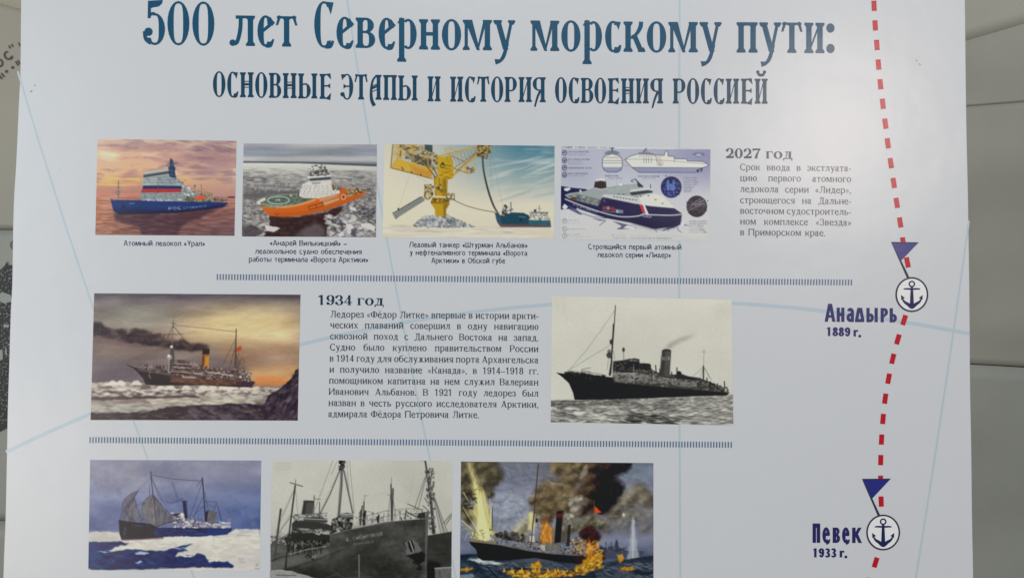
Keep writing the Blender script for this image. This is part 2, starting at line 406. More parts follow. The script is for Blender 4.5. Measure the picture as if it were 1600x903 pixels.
def fit_adv(lines, xh, spmin=.55, gap=GAP):
    """Largest letter scale at which every (text, width) keeps a least word space."""
    best = 9
    for txt, wd in lines:
        ws = txt.split(' '); s = sum(ADV[c] for q in ws for c in q); g = sum(len(q) - 1 for q in ws) * gap
        best = min(best, (wd / xh - g - (len(ws) - 1) * spmin) / s)
    return best


def fitted(t, x0, y0, x1, y1, xh, st, gap=.13, sp=.8):
    """A line stretched to fill x0..x1."""
    return text_run(t, x0, y0, x1, y1, xh, st=st, adv=fit_adv([(t, x1 - x0)], xh, sp, gap), gap=gap)
# ------------------------------------------------------------------ the hall behind the board
YB = 0.95                                    # the clad wall stands this far behind the board
floor_m = shader('grey_floor', (0.22, 0.215, 0.20), rough=0.45, mottled=0.1)
fl = mesh_obj('floor', [(-4, -4, 0), (4, -4, 0), (4, YB + .08, 0), (-4, YB + .08, 0)], [[0, 1, 2, 3]], floor_m); tag(fl, kind='structure')
wall_m = shader('cream_plaster', lin((206, 198, 172)) , rough=0.8, mottled=0.04)
WB = YB + 0.03
def box(name, x0, x1, y0, y1, z0, z1, mat, parent=None, bevel=0.0):
    v = [(x, y, z) for x in (x0, x1) for y in (y0, y1) for z in (z0, z1)]
    f = [[0, 1, 3, 2], [4, 6, 7, 5], [0, 4, 5, 1], [2, 3, 7, 6], [0, 2, 6, 4], [1, 5, 7, 3]]
    o = mesh_obj(name, v, f, mat, parent)
    if bevel:
        b = o.modifiers.new('bevel', 'BEVEL'); b.width = bevel; b.segments = 2
    return o
bw = box('back_wall', -4, 4, WB + .012, WB + .1, 0, 3.2, wall_m); tag(bw, kind='structure')

def wave_panel(name, pts, Y, mat, parent, amp, seed, thick=0.012, nx=26, nz=40):
    """A thin sheet panel, front face gently buckled, corners given as photograph pixels (tl, tr, br, bl)."""
    q = [np.array(at(px, py, Y)) for px, py in pts]; rs = np.random.RandomState(seed)
    ph = rs.rand(8) * 6.3; V = []
    for j in range(nz + 1):
        for i in range(nx + 1):
            u, v = i / nx, j / nz
            p = (q[0] * (1 - u) + q[1] * u) * (1 - v) + (q[3] * (1 - u) + q[2] * u) * v
            x, z = p[0], p[2]
            e = min(1, 6 * min(u, 1 - u, v, 1 - v))
            p = p + np.array([0, amp * e * (math.sin(x * 9 + z * 3 + ph[0]) + .7 * math.sin(z * 14 + x * 4 + ph[1]) + .5 * math.sin(z * 31 - x * 7 + ph[2]) + .35 * math.sin(x * 37 + ph[3])), 0])
            V.append(tuple(p))
    w = nx + 1; Fs = [[j * w + i, (j + 1) * w + i, (j + 1) * w + i + 1, j * w + i + 1] for j in range(nz) for i in range(nx)]
    n = len(V); rim = [i for i in range(w)] + [j * w + nx for j in range(1, nz + 1)] + [nz * w + i for i in range(nx - 1, -1, -1)] + [j * w for j in range(nz - 1, 0, -1)]
    V += [(V[k][0], Y + thick, V[k][2]) for k in rim]
    for a in range(len(rim)):
        b = (a + 1) % len(rim); Fs.append([rim[a], rim[b], n + b, n + a])
    Fs.append([n + a for a in range(len(rim))][::-1])
    o = mesh_obj(name, V, Fs, mat, parent, smooth=True); return to_local(o, parent)

pr = at(1700, 450, YB)
stand = thing('wall_cladding', 'olive grey sheet cladding with slanting seams behind the right edge of the poster board', 'wall panelling', (pr[0], YB, 0.0))
pm = shader('olive_sheet', lin((172, 170, 158)), rough=0.42, mottled=0.07, bump=0.15, scale=60)
pm2 = shader('olive_sheet_lit', lin((186, 183, 168)), rough=0.42, mottled=0.06, bump=0.15, scale=60)  # paler copy of the olive sheet: reflection and shading put into the colour
pm3 = shader('lower_olive_sheet', lin((168, 169, 160)), rough=0.42, mottled=0.08, bump=0.15, scale=60)
wave_panel('panel', [(1180, 160), (2100, -110), (2100, -700), (1180, -700)][::-1], YB - .000, pm2, stand, .003, 3)  # set apart only to carry the painted brighter tone
wave_panel('panel', [(1180, 160.5), (2100, -109.5), (2100, 120), (1180, 190.5)], YB - .001, pm, stand, .003, 4)
wave_panel('panel', [(1180, 192), (2100, 121.5), (2100, 600), (1180, 549)], YB - .002, pm, stand, .004, 5)
wave_panel('panel', [(1180, 550), (2100, 603), (2100, 1500), (1180, 1500)], YB - .006, pm3, stand, .005, 6)

YL = 0.80
pl = at(-60, 450, YL)
banner = thing('notice_board', 'beige grey notice board with curved dark lettering and a black ornament at the left edge', 'notice board', (pl[0], YL, 0.0))
lm = shader('beige_board', lin((166, 160, 145)), rough=0.5, mottled=0.04, bump=0.1, scale=80)
lm2 = shader('grey_green_board', lin((160, 159, 149)), rough=0.5, mottled=0.05, bump=0.1, scale=80)
wave_panel('panel', [(-500, -128), (70, 25), (70, 358), (-500, 352)], YL, lm, banner, .001, 7)
wave_panel('panel', [(-500, 354), (70, 360), (70, 812), (-500, 808)], YL + .001, lm2, banner, .001, 8)
wave_panel('panel', [(-500, 811), (70, 815), (70, 1900), (-500, 1900)], YL + .001, lm2, banner, .001, 9)
blk = shader('black_print', lin((14, 14, 14)), rough=0.5)
dk = shader('dark_lettering', lin((66, 62, 54)), rough=0.5)

class FarSheet(Sheet):
    def __init__(s, Y): Sheet.__init__(s); s.Y = Y
    def add(s, polys, step=0.00004):
        for pts, faces in polys:
            W = at_many(pts, s.Y); W[:, 1] = s.Y - .0016 - step * (s.k % 14); s.k += 1
            b = len(s.v); s.v.extend(W.tolist()); s.f.extend([[b + i for i in f] for f in faces])
# curved lettering of the far board
for txt, cx, cy, rot, hgt, wd in [('О', -1, 99, -40, 13, 13), ('С', 12.8, 87.5, -35, 14, 12.5), ('"', 17.5, 73, -28, 5, 7), ('I', 31, 70, -28, 6, 2.5),
                                  ('II', 3, 119.5, -40, 8, 7), ('II', 28.5, 99, -33, 7.5, 6), ('Р', -14, 112, -45, 14, 12)]:
    S = FarSheet(YL); a = math.radians(rot)
    G_ = glyph(txt, wd / hgt, dict(w=.2, t=.18, h=0, k=.1, C=1.0, bw=1)) if txt in 'ОСР' else [([(x, 0), (x + 2.2 / hgt, 0), (x + 2.2 / hgt, 1), (x, 1)], [[0, 1, 2, 3]]) for x in ([0, (wd - 2.2) / hgt] if len(txt) > 1 or txt == '"' else [0])]
    for V, Fs in G_:
        P = np.array(V) * [hgt, -hgt] - [wd / 2, -hgt / 2]
        P = np.stack([P[:, 0] * math.cos(a) - P[:, 1] * math.sin(a), P[:, 0] * math.sin(a) + P[:, 1] * math.cos(a)], 1) + [cx, cy]
        S.add([(P.tolist(), Fs)])
    S.build('letter', dk, banner)
for cx, cy in [(10.6, 112.3), (20.3, 106.2)]:
    S = FarSheet(YL); S.add([disc(cx, cy, 2.3, 2.3, 14)]); S.build('dot', dk, banner)
S = FarSheet(YL); S.add([ring(24.5, 383, 8, 8, 1.6)]); S.build('emblem_ring', dk, banner)
# black ornament: a ragged mass pierced by pale cells
S = FarSheet(YL); rs = np.random.RandomState(5)
top = [(-120, 404)] + [(x, 414 + 5 * math.sin(x * .9) + rs.rand() * 6) for x in range(-110, 9, 7)] + [(9, 414), (11.5, 408), (13, 415), (19, 414), (40, 412)]
bot = [(40, 664), (12, 668), (6, 671), (0, 674)] + [(x, 672 + rs.rand() * 6) for x in range(-8, -118, -9)]
S.poly(top + bot)
S.build('ornament_ground', blk, banner)
S = FarSheet(YL); cell_m = shader('ornament_grey', lin((122, 122, 116)), rough=0.5, mottled=0.25)
cell_l = shader('ornament_light', lin((168, 168, 160)), rough=0.5, mottled=0.1)
S2 = FarSheet(YL); S.k = 14; S2.k = 3
pts = []
for _ in range(2600):
    x, y = rs.uniform(-60, 26), rs.uniform(421, 662)
    if all((x - a) ** 2 + ((y - b) * .9) ** 2 > 14 for a, b in pts): pts.append((x, y))
for (x, y) in pts:
    a = rs.rand() * 3.14; L = rs.uniform(1.5, 2.9); w = rs.uniform(.6, 1.2); n = 9; P = []
    for k in range(n):
        th = 2 * math.pi * k / n; r = 1 + .35 * (rs.rand() - .5)
        u, v = L * r * math.cos(th), w * r * math.sin(th)
        P.append((x + u * math.cos(a) - v * math.sin(a), y + u * math.sin(a) + v * math.cos(a)))
    T = S2 if (rs.rand() < .22 and y < 560) else S
    T.v.extend([(lambda q: (q[0], YL - .0024, q[2]))(at(px, py, YL)) for px, py in P]); T.f.append(list(range(len(T.v) - n, len(T.v))))
tag(S.build('ornament_cells', cell_m, banner), kind='stuff'); tag(S2.build('ornament_light_cells', cell_l, banner), kind='stuff')
S = FarSheet(YL); S.v, S.f = [], []
for P in ([(4, 456), (18, 461), (20, 471), (8, 474), (-6, 468)], [(8, 506), (16, 508), (14, 512), (6, 510)], [(-2, 548), (5, 546), (6, 560), (-2, 566)], [(10, 541), (13, 556), (9, 552)]):
    S.v.extend([(lambda q: (q[0], YL - .0028, q[2]))(at(px, py, YL)) for px, py in P]); S.f.append(list(range(len(S.v) - len(P), len(S.v))))
tag(S.build('ornament_gaps', cell_l, banner), kind='stuff')

# ------------------------------------------------------------------ the poster board
base = at(765, 450, 0.0)
board_t = thing('poster_board', 'large white poster board with navy Cyrillic title, ship pictures and a red dashed sea route', 'poster board', (base[0], 0.0, 0.0))
white_m = shader('white_print', (0.690, 0.705, 0.730), rough=0.26, bump=0.16, coat=0.0)
core_m = shader('foam_core', (0.82, 0.82, 0.80), rough=0.8)
left = [(34.5, -150), (32.4, 0), (31.5, 100), (31, 122), (29.4, 150), (28.3, 172), (27, 205), (24.3, 261), (21.5, 305), (20, 350), (19.3, 395), (18.4, 446), (16.6, 478), (14.8, 530), (14.1, 560), (11.6, 635), (10, 715), (7.9, 812), (4.5, 902), (0, 1100), (-14, 1600), (-30, 2150)]
rightE = [(1505.5, -150), (1508.3, 0), (1509.3, 90), (1510.3, 170), (1511.5, 235), (1513, 300), (1514.6, 400), (1515.7, 499), (1516.4, 599), (1518.3, 700), (1519.4, 800), (1521.2, 902), (1524, 1100), (1534, 1600), (1548, 2150)]
T = 0.010
L = smooth(left, 4); R = smooth(rightE, 4); ys = sorted(set([round(float(v), 2) for v in np.concatenate([L[:, 1], R[:, 1]])]))
lx = np.interp(ys, L[:, 1], L[:, 0]); rx = np.interp(ys, R[:, 1], R[:, 0])
pl_, pr_ = at_many(np.stack([lx, ys], 1)), at_many(np.stack([rx, ys], 1))
pl_[:, 2] = np.maximum(pl_[:, 2], .004); pr_[:, 2] = np.maximum(pr_[:, 2], .004)
keep = [i for i in range(len(ys)) if i == 0 or pl_[i, 2] < pl_[i - 1, 2] - 1e-4]; pl_, pr_ = pl_[keep], pr_[keep]
ol = np.concatenate([pl_, pr_[::-1]]); n = len(ol); B = 0.0007
ctr = ol.mean(0); V = []
inw = ol.copy(); h = n // 2
inw[:h, 0] += B; inw[h:, 0] -= B; inw[0, 2] -= B; inw[n - 1, 2] -= B
V = [tuple(p) for p in inw] + [(p[0], B, p[2]) for p in ol] + [(p[0], T, p[2]) for p in ol]
Fs = [[i, n - 1 - i, n - 2 - i, i + 1][::-1] for i in range(h - 1)]
Fr = [[2 * n + i, 2 * n + n - 1 - i, 2 * n + n - 2 - i, 2 * n + i + 1] for i in range(h - 1)]
side1 = [[i, (i + 1) % n, n + (i + 1) % n, n + i] for i in range(n)]; side2 = [[n + i, n + (i + 1) % n, 2 * n + (i + 1) % n, 2 * n + i] for i in range(n)]
bo = to_local(mesh_obj('printed_face', V, Fs + side1, white_m, board_t), board_t)
import bmesh
def recalc(o):
    b = bmesh.new(); b.from_mesh(o.data); bmesh.ops.remove_doubles(b, verts=b.verts, dist=1e-6); bmesh.ops.recalc_face_normals(b, faces=b.faces); b.to_mesh(o.data); b.free()
V2 = [(p[0], B + .00005, p[2]) for p in ol] + [(p[0], T, p[2]) for p in ol]
Fb = [[n + i, n + n - 1 - i, n + n - 2 - i, n + i + 1] for i in range(h - 1)] + [[i, (i + 1) % n, n + (i + 1) % n, n + i] for i in range(n)]
co = to_local(mesh_obj('foam_core', V2, Fb + [[i, n - 1 - i, n - 2 - i, i + 1][::-1] for i in range(h - 1)], core_m, board_t), board_t); recalc(co)
me = bo.data; b = bmesh.new(); b.from_mesh(me)
for f in list(b.faces):
    pass
b.to_mesh(me); b.free()

# map lines (meridians and parallels) of the printed chart
line_m = ink_mat('pale_blue_ink', (168, 182, 190))
LN = [([(530, -60), (541, 0), (552, 60), (566, 140), (579, 222), (590, 277), (600, 325), (613, 415), (619, 450), (631, 508), (646, 611), (657, 668), (664, 712), (690, 800), (720, 905)], 3.3),
      ([(29.4, 112), (45, 170), (83, 299), (110, 380), (143, 473), (175, 560), (208, 657), (223, 698), (232, 717), (270, 810), (297, 888), (315, 935)], 3.4),
      ([(9.5, 708), (60, 681), (100, 662), (142, 645), (300, 590), (470, 540), (550, 520), (636, 501), (724, 486), (860, 477), (1000, 472), (1144, 474), (1200, 477), (1290, 487), (1360, 494), (1418, 503), (1514.5, 522)], 6.6),
      ([(1061.5, -60), (1062, 100), (1062.3, 225), (1060.5, 375), (1060.5, 450), (1062, 664), (1062.8, 800), (1063, 930)], 3.6),
      ([(1513.8, 345), (1500, 449), (1486, 545), (1466, 680), (1448, 790), (1431, 903), (1426, 935)], 3.2)]
for i, (P, w) in enumerate(LN):
    S = Sheet(0.00005 + .00002 * i); Q_ = np.array(P, float); ax = 0 if i == 2 else 1; k_ = np.polyfit(Q_[:, ax], Q_[:, 1 - ax], 5 if i == 2 else 2); tt = np.linspace(Q_[0, ax], Q_[-1, ax], 90)
    Q2 = np.stack([tt, np.polyval(k_, tt)], 1); S.add([strip(Q2 if ax == 0 else Q2[:, ::-1], w * .82)], 0); S.build('map_line', line_m, board_t)

# title and subtitle, letter by letter
navy = ink_mat('navy_ink', (10, 76, 102)); navy2 = ink_mat('deep_teal_ink', (28, 66, 88))
TS = dict(w=.178, t=.078, h=.066, k=.15, C=1.5, title=1, bw=1.16, sq=.62)
tit = [('5', 225.6, 257.9), ('0', 261.6, 296), ('0', 300.6, 335), ('л', 359.7, 399), ('е', 402.3, 427.8), ('т', 431, 464.7), ('С', 491, 521.9), ('е', 525.7, 551.6), ('в', 555.9, 586.3), ('е', 591.6, 616.6), ('р', 620.7, 651), ('н', 654.9, 687.2), ('о', 690.4, 720.5), ('м', 723.3, 768.4), ('у', 771, 804),
       ('м', 829, 873.6), ('о', 877, 907), ('р', 910.4, 940.6), ('с', 945.4, 970.4), ('к', 974.4, 1007), ('о', 1010.4, 1041), ('м', 1044.4, 1090), ('у', 1093, 1126.4), ('п', 1151, 1183.5), ('у', 1186.5, 1219.4), ('т', 1220.6, 1253.8), ('и', 1256.9, 1288), (':', 1291, 1304)]
def bl(x, T): return float(np.interp(x, [p[0] for p in T], [p[1] for p in T]))
TB = [(240, 70), (380, 72.3), (560, 75.4), (670, 78.3), (760, 79.2), (850, 80.2), (1040, 82.3), (1170, 82.8), (1300, 83.8)]
for c, x0, x1 in tit:
    xc = (x0 + x1) / 2; st = dict(TS, C=1.44) if c in '50' else TS; u = 47.4
    dy = (bl(x1, TB) - bl(x0, TB))
    S = Sheet(.0002)
    S.add([([(x0 + vx * u, bl(x0, TB) + dy * vx * u / (x1 - x0) - vy * u) for vx, vy in V], Fc) for V, Fc in glyph(c, (x1 - x0) / u, st)])
    S.build('title_letter', navy, board_t)
SS = dict(w=.145, t=.06, h=.052, k=.12, C=1.0, title=2, bw=1.08, sq=.62)
def sc_(o, L): return [(c, o + a / 5.3333, o + b / 5.3333) for c, a, b in L]
sub = sc_(320, [('О', 68, 172), ('С', 187, 278), ('Н', 293, 407), ('О', 420, 522), ('В', 535, 637), ('Н', 650, 765), ('Ы', 778, 937), ('Е', 957, 1053), ('Э', 1133, 1237), ('Т', 1248, 1357), ('А', 1370, 1472), ('П', 1487, 1600)]) + \
      sc_(620, [('Ы', 12, 173), ('И', 257, 365), ('И', 445, 553), ('С', 567, 655), ('Т', 668, 773), ('О', 785, 887), ('Р', 898, 1000), ('И', 1015, 1125), ('Я', 1130, 1240), ('О', 1318, 1417), ('С', 1432, 1520), ('В', 1533, 1638)]) + \
      sc_(910, [('О', 100, 198), ('Е', 213, 305), ('Н', 322, 432), ('И', 443, 553), ('Я', 563, 672), ('Р', 753, 858), ('О', 870, 973), ('С', 987, 1077), ('С', 1093, 1183), ('И', 1195, 1305), ('Е', 1322, 1417), ('Й', 1435, 1543)])
SB = [(330, 151.5), (385, 152.7), (500, 155), (600, 156.8), (680, 159.2), (800, 159.8), (960, 162), (1200, 162.6)]
for c, x0, x1 in sub:
    u = 39.0; S = Sheet(.0002)
    if c in 'ОСЭ': st = SS
    else: st = SS
    S.add([([(x0 + vx * u, bl(x0, SB) - vy * u) for vx, vy in V], Fc) for V, Fc in glyph(c, (x1 - x0) / u, st)])
    S.build('subtitle_letter', navy2, board_t)

# captions, headings and paragraphs
cap_m = ink_mat('caption_ink', (58, 64, 88)); body_m = ink_mat('body_ink', (50, 62, 76)); head_m = ink_mat('heading_ink', (22, 56, 80)); headg_m = ink_mat('grey_heading_ink', (62, 66, 82)); bodyg_m = ink_mat('grey_body_ink', (82, 84, 94))
CAPS = [[('Атомный ледокол «Урал»', 193.3, 384, 320, 384.6)],
        [('«Андрей Вилькицкий» –', 422, 383.6, 542, 384.6), ('ледокольное судно обеспечения', 399, 396.5, 565, 397.5), ('работы терминала «Ворота Арктики»', 389, 409, 575, 410)],
        [('Ледовый танкер «Штурман Альбанов»', 639.5, 386.3, 824, 387.4), ('у нефтеналивного терминала «Ворота', 640, 398.5, 823.5, 399.6), ('Арктики» в Обской губе', 674, 411, 789, 411.6)],
        [('Строящийся первый атомный', 919, 389.4, 1064.6, 390.3), ('ледокол серии «Лидер»', 933.5, 402, 1048, 402.6)]]
for C_ in CAPS:
    S = Sheet(.0002)
    for t_, x0, y0, x1, y1 in C_: S.add(fitted(t_, x0, y0, x1, y1, 6.1, SANS))
    tag(S.build('caption', cap_m, board_t), kind='stuff')
def para(lines, xh, mat, last_natural=True):
    a = fit_adv([(t, x1 - x0) for t, x0, y0, x1, y1 in lines if x1 - x0 > .97 * max(l[3] - l[1] for l in lines)], xh)
    S = Sheet(.0002)
    for t, x0, y0, x1, y1 in lines: S.add(text_run(t, x0, y0, x1, y1, xh, adv=a))
    tag(S.build('paragraph', mat, board_t), kind='stuff')
bs_ = [495.8, 512.6, 529.9, 547.2, 564.6, 581.9, 599.2, 616.5, 634.0, 651.3]
xs_ = [516, 516, 515.8, 515.6, 515, 514.8, 514.2, 513.7, 513.3, 513]
tx = ['Ледорез «Фёдор Литке» впервые в истории аркти-', 'ческих плаваний совершил в одну навигацию', 'сквозной поход с Дальнего Востока на запад.', 'Судно было куплено правительством России', 'в 1914 году для обслуживания порта Архангельска', 'и получило название «Канада», в 1914–1918 гг.', 'помощником капитана на нем служил Валериан', 'Иванович Альбанов. В 1921 году ледорез был', 'назван в честь русского исследователя Арктики,', 'адмирала Фёдора Петровича Литке.']
para([(t, x, y, 841.2 if i < 9 else 748.5, y + (2.8 if i < 9 else 1.5)) for i, (t, x, y) in enumerate(zip(tx, xs_, bs_))], 7.6, body_m)
b2 = [266.2, 283.1, 300.3, 317.6, 334.2, 350.9, 367.8]
t2 = ['Срок ввода в экстлуата-', 'цию первого атомного', 'ледокола серии «Лидер»,', 'строющегося на Дальне-', 'восточном судостроитель-', 'ном комплексе «Звезда»', 'в Приморском крае.']
para([(t, 1156.4, y, 1329.7 if i < 6 else 1289.5, y + (1.9 if i < 6 else 1.2)) for i, (t, y) in enumerate(zip(t2, b2))], 7.5, bodyg_m)
def heading(t, x0, y0, x1, y1, xh, mat, st=BOLD):
    a = fit_adv([(t, x1 - x0)], xh, .75); S = Sheet(.0002)
    S.add(text_run(t, x0, y0, x1, y1, xh, st=st, adv=a)); tag(S.build('year_heading', mat, board_t), kind='stuff')
heading('1934 год', 496.3, 476.3, 599.4, 477.3, 11.2, head_m); heading('2027 год', 1134, 247.3, 1238, 248.6, 11.2, headg_m)

# divider rows of small ticks
tick_m = ink_mat('tick_ink', (92, 108, 132)); tick2_m = ink_mat('tick_ink_blue', (80, 106, 132))
for x0, y0, x1, y1, m in [(339.8, 432.8, 1330.3, 441.3, tick_m), (141, 687, 1142.5, 694.6, tick2_m)]:
    S = Sheet(.0002); k = int(round((x1 - x0) / 4.53))
    for i in range(k + 1):
        x = x0 + (x1 - x0) * i / k; y = y0 + (y1 - y0) * i / k; S.poly([(x - .95, y - 4.6), (x + .95, y - 4.6), (x + .8, y + 4.6), (x - 1.1, y + 4.6)])
    tag(S.build('tick_divider', m, board_t), kind='stuff')

# the red dashed route
red = ink_mat('red_ink', (172, 34, 44))
zc = [(103, 22), (107, 91), (113, 160), (118.5, 229), (125.5, 298), (134, 367), (143, 437), (151.5, 506), (162, 576), (172.5, 646), (183, 716), (195, 785), (206, 855)]
rt = [(1364.6, -21)] + [(1320 + a / 2.2575, b / 2.2575) for a, b in zc] + [(1417.7, 410), (1424, 441), (1421, 474), (1412.6, 500), (1402.8, 530), (1394.8, 560.3), (1388.3, 591.3), (1383, 622.5), (1379.6, 654.2), (1377.3, 686.3), (1376, 718.3), (1375.8, 750.5), (1376.7, 783), (1378, 815), (1376, 847), (1368, 878), (1356.5, 910)]
for i, (x, y) in enumerate(rt):
    if i in (15, 16, 27, 28) : continue
    a, b_ = rt[max(0, i - 1)], rt[min(len(rt) - 1, i + 1)]
    d = _n(np.array([b_[0] - a[0], b_[1] - a[1]])); q = np.array([x, y]); h_ = 8.0
    S = Sheet(.00025); S.add([strip([q - d * h_, q, q + d * h_], 7.7)]); S.build('route_dash', red, board_t)

# port markers
cream = ink_mat('cream_ink', (232, 228, 212)); dark = ink_mat('charcoal_ink', (52, 52, 68))
def badge(cx, cy, rx, ry, k, pennant, pole, flag_rgb, anchor_rgb):
    fm = ink_mat('flag_ink_%d' % cx, flag_rgb); am = ink_mat('anchor_ink_%d' % cx, anchor_rgb)
    S = Sheet(.00028); S.add([strip(pole, [1.8, 3.6])]); S.build('flag_pole', dark, board_t)
    S = Sheet(.00030); S.poly(pennant); fl_ = S.build('pennant', fm, board_t)
    S = Sheet(.00036); S.add([strip([pennant[0], pennant[1]], 1.5)]); S.build('pennant_edge', dark, board_t)
    S = Sheet(.00034); S.add([disc(cx, cy, rx - .6, ry - .6, 48)]); dd = S.build('badge_disc', cream, board_t)
    S = Sheet(.00038); S.add([ring(cx, cy, rx, ry, 2.5, 64)]); S.build('badge_ring', dark, board_t)
    S = Sheet(.00040)
    f = lambda x, y: (cx + x * k, cy + y * k)
    S.add([ring(*f(0, -16.5), 5.2 * k, 5.2 * k, 2.3 * k, 24)])
    S.add([strip([f(-13, -8.6), f(-8, -8.9), f(0, -8.5), f(8, -8.9), f(13, -8.6)], [1.8 * k, 2.7 * k, 3 * k, 2.7 * k, 1.8 * k])])
    S.add([strip([f(0, -12.5), f(0, 2), f(0, 19)], [3.6 * k, 5.2 * k, 6.4 * k])])
    arc = smooth([f(-15.5, 5), f(-12, 11), f(-6, 15.2), f(0, 19.2), f(6, 15.2), f(12, 11), f(15.5, 5)], 6)
    S.add([strip(arc, np.interp(np.linspace(0, 1, len(arc)), [0, .25, .5, .75, 1], [1.6 * k, 4.4 * k, 6.4 * k, 4.4 * k, 1.6 * k]))])
    S.poly([f(-17, 0.5), f(-16.6, 8.5), f(-10.8, 5.2)]); S.poly([f(17, 0.5), f(16.6, 8.5), f(10.8, 5.2)]); S.poly([f(-3, 17), f(3, 17), f(0, 22.6)])
    S.build('anchor', am, board_t)
z7 = lambda x, y: (1250 + x / 4.514, 360 + y / 4.514); z8 = lambda x, y: (1250 + x / 4.45, 700 + y / 4.45)
badge(1424.5, 460.2, 25.6, 27.2, 1.0, [z7(643, 85), z7(833, 88), z7(712, 215)], [z7(648, 86), z7(762, 333)], (70, 68, 122), (50, 48, 84))
badge(1379.7, 831.2, 26.4, 27.9, 1.02, [z8(432, 215), z8(628, 213), z8(502, 348)], [z8(436, 216), z8(549, 468)], (46, 50, 116), (40, 44, 80))

# place names: rounded condensed face, monoline
plum = ink_mat('plum_ink', (60, 58, 102)); plum2 = ink_mat('indigo_ink', (48, 46, 92))
MS = dict(w=.225, t=.2, h=0.0, k=.1, C=1.26, bw=1.0, sq=.7)
for letters, y0, y1, u, m in [([('А', 178, 245), ('н', 258, 313), ('а', 327, 380), ('д', 388, 452), ('ы', 468, 548), ('р', 568, 620), ('ь', 632, 683)], 643, 648, 22.3, plum),
                              ([('П', 87, 140), ('е', 155, 208), ('в', 227, 278), ('е', 292, 344), ('к', 362, 426)], 656, 658, 24, plum2)]:
    z = z7 if m is plum else z8
    for c, a, b_ in letters:
        x0, yy = z(a, y0 + (y1 - y0) * (a - 87) / 500); x1 = z(b_, 0)[0]; S = Sheet(.0002)
        if c == 'р': gl = glyph('Р', (x1 - x0) / u, dict(MS, C=1.0))
        elif c == 'А': gl = glyph(c, (x1 - x0) / u, MS)
        else: gl = glyph(c, (x1 - x0) / u, MS)
        S.add([([(x0 + vx * u, yy - vy * u) for vx, vy in V], Fc) for V, Fc in gl]); S.build('place_letter', m, board_t)
for t_, p, q, cp, m in [('1889 г.', z7(185, 744), z7(428, 748), 13.8, plum), ('1933 г.', z8(87, 757), z8(325, 757), 14.2, plum2)]:
    S = Sheet(.0002); S.add(fitted(t_, p[0], p[1], q[0], q[1], cp / 1.36, SANSB, .07, .5)); tag(S.build('year_label', m, board_t), kind='stuff')

# specks of dirt
S = Sheet(.0003)
for x, y, a, l in [(49, 143, -.8, 4), (54.5, 134, -1.4, 2.5), (94, 266, 0, .8), (1432, 95, .6, 2.2), (1437, 101, .5, 2.6), (1245, 88.5, 0, .9), (966, 500, 0, .7), (1254, 64, .3, .6), (480, 250, .3, .6)]:
    S.add([strip([(x - l / 2 * math.cos(a), y - l / 2 * math.sin(a)), (x + l / 2 * math.cos(a), y + l / 2 * math.sin(a))], .9)])
tag(S.build('specks', ink_mat('speck', (95, 92, 88)), board_t), kind='stuff')
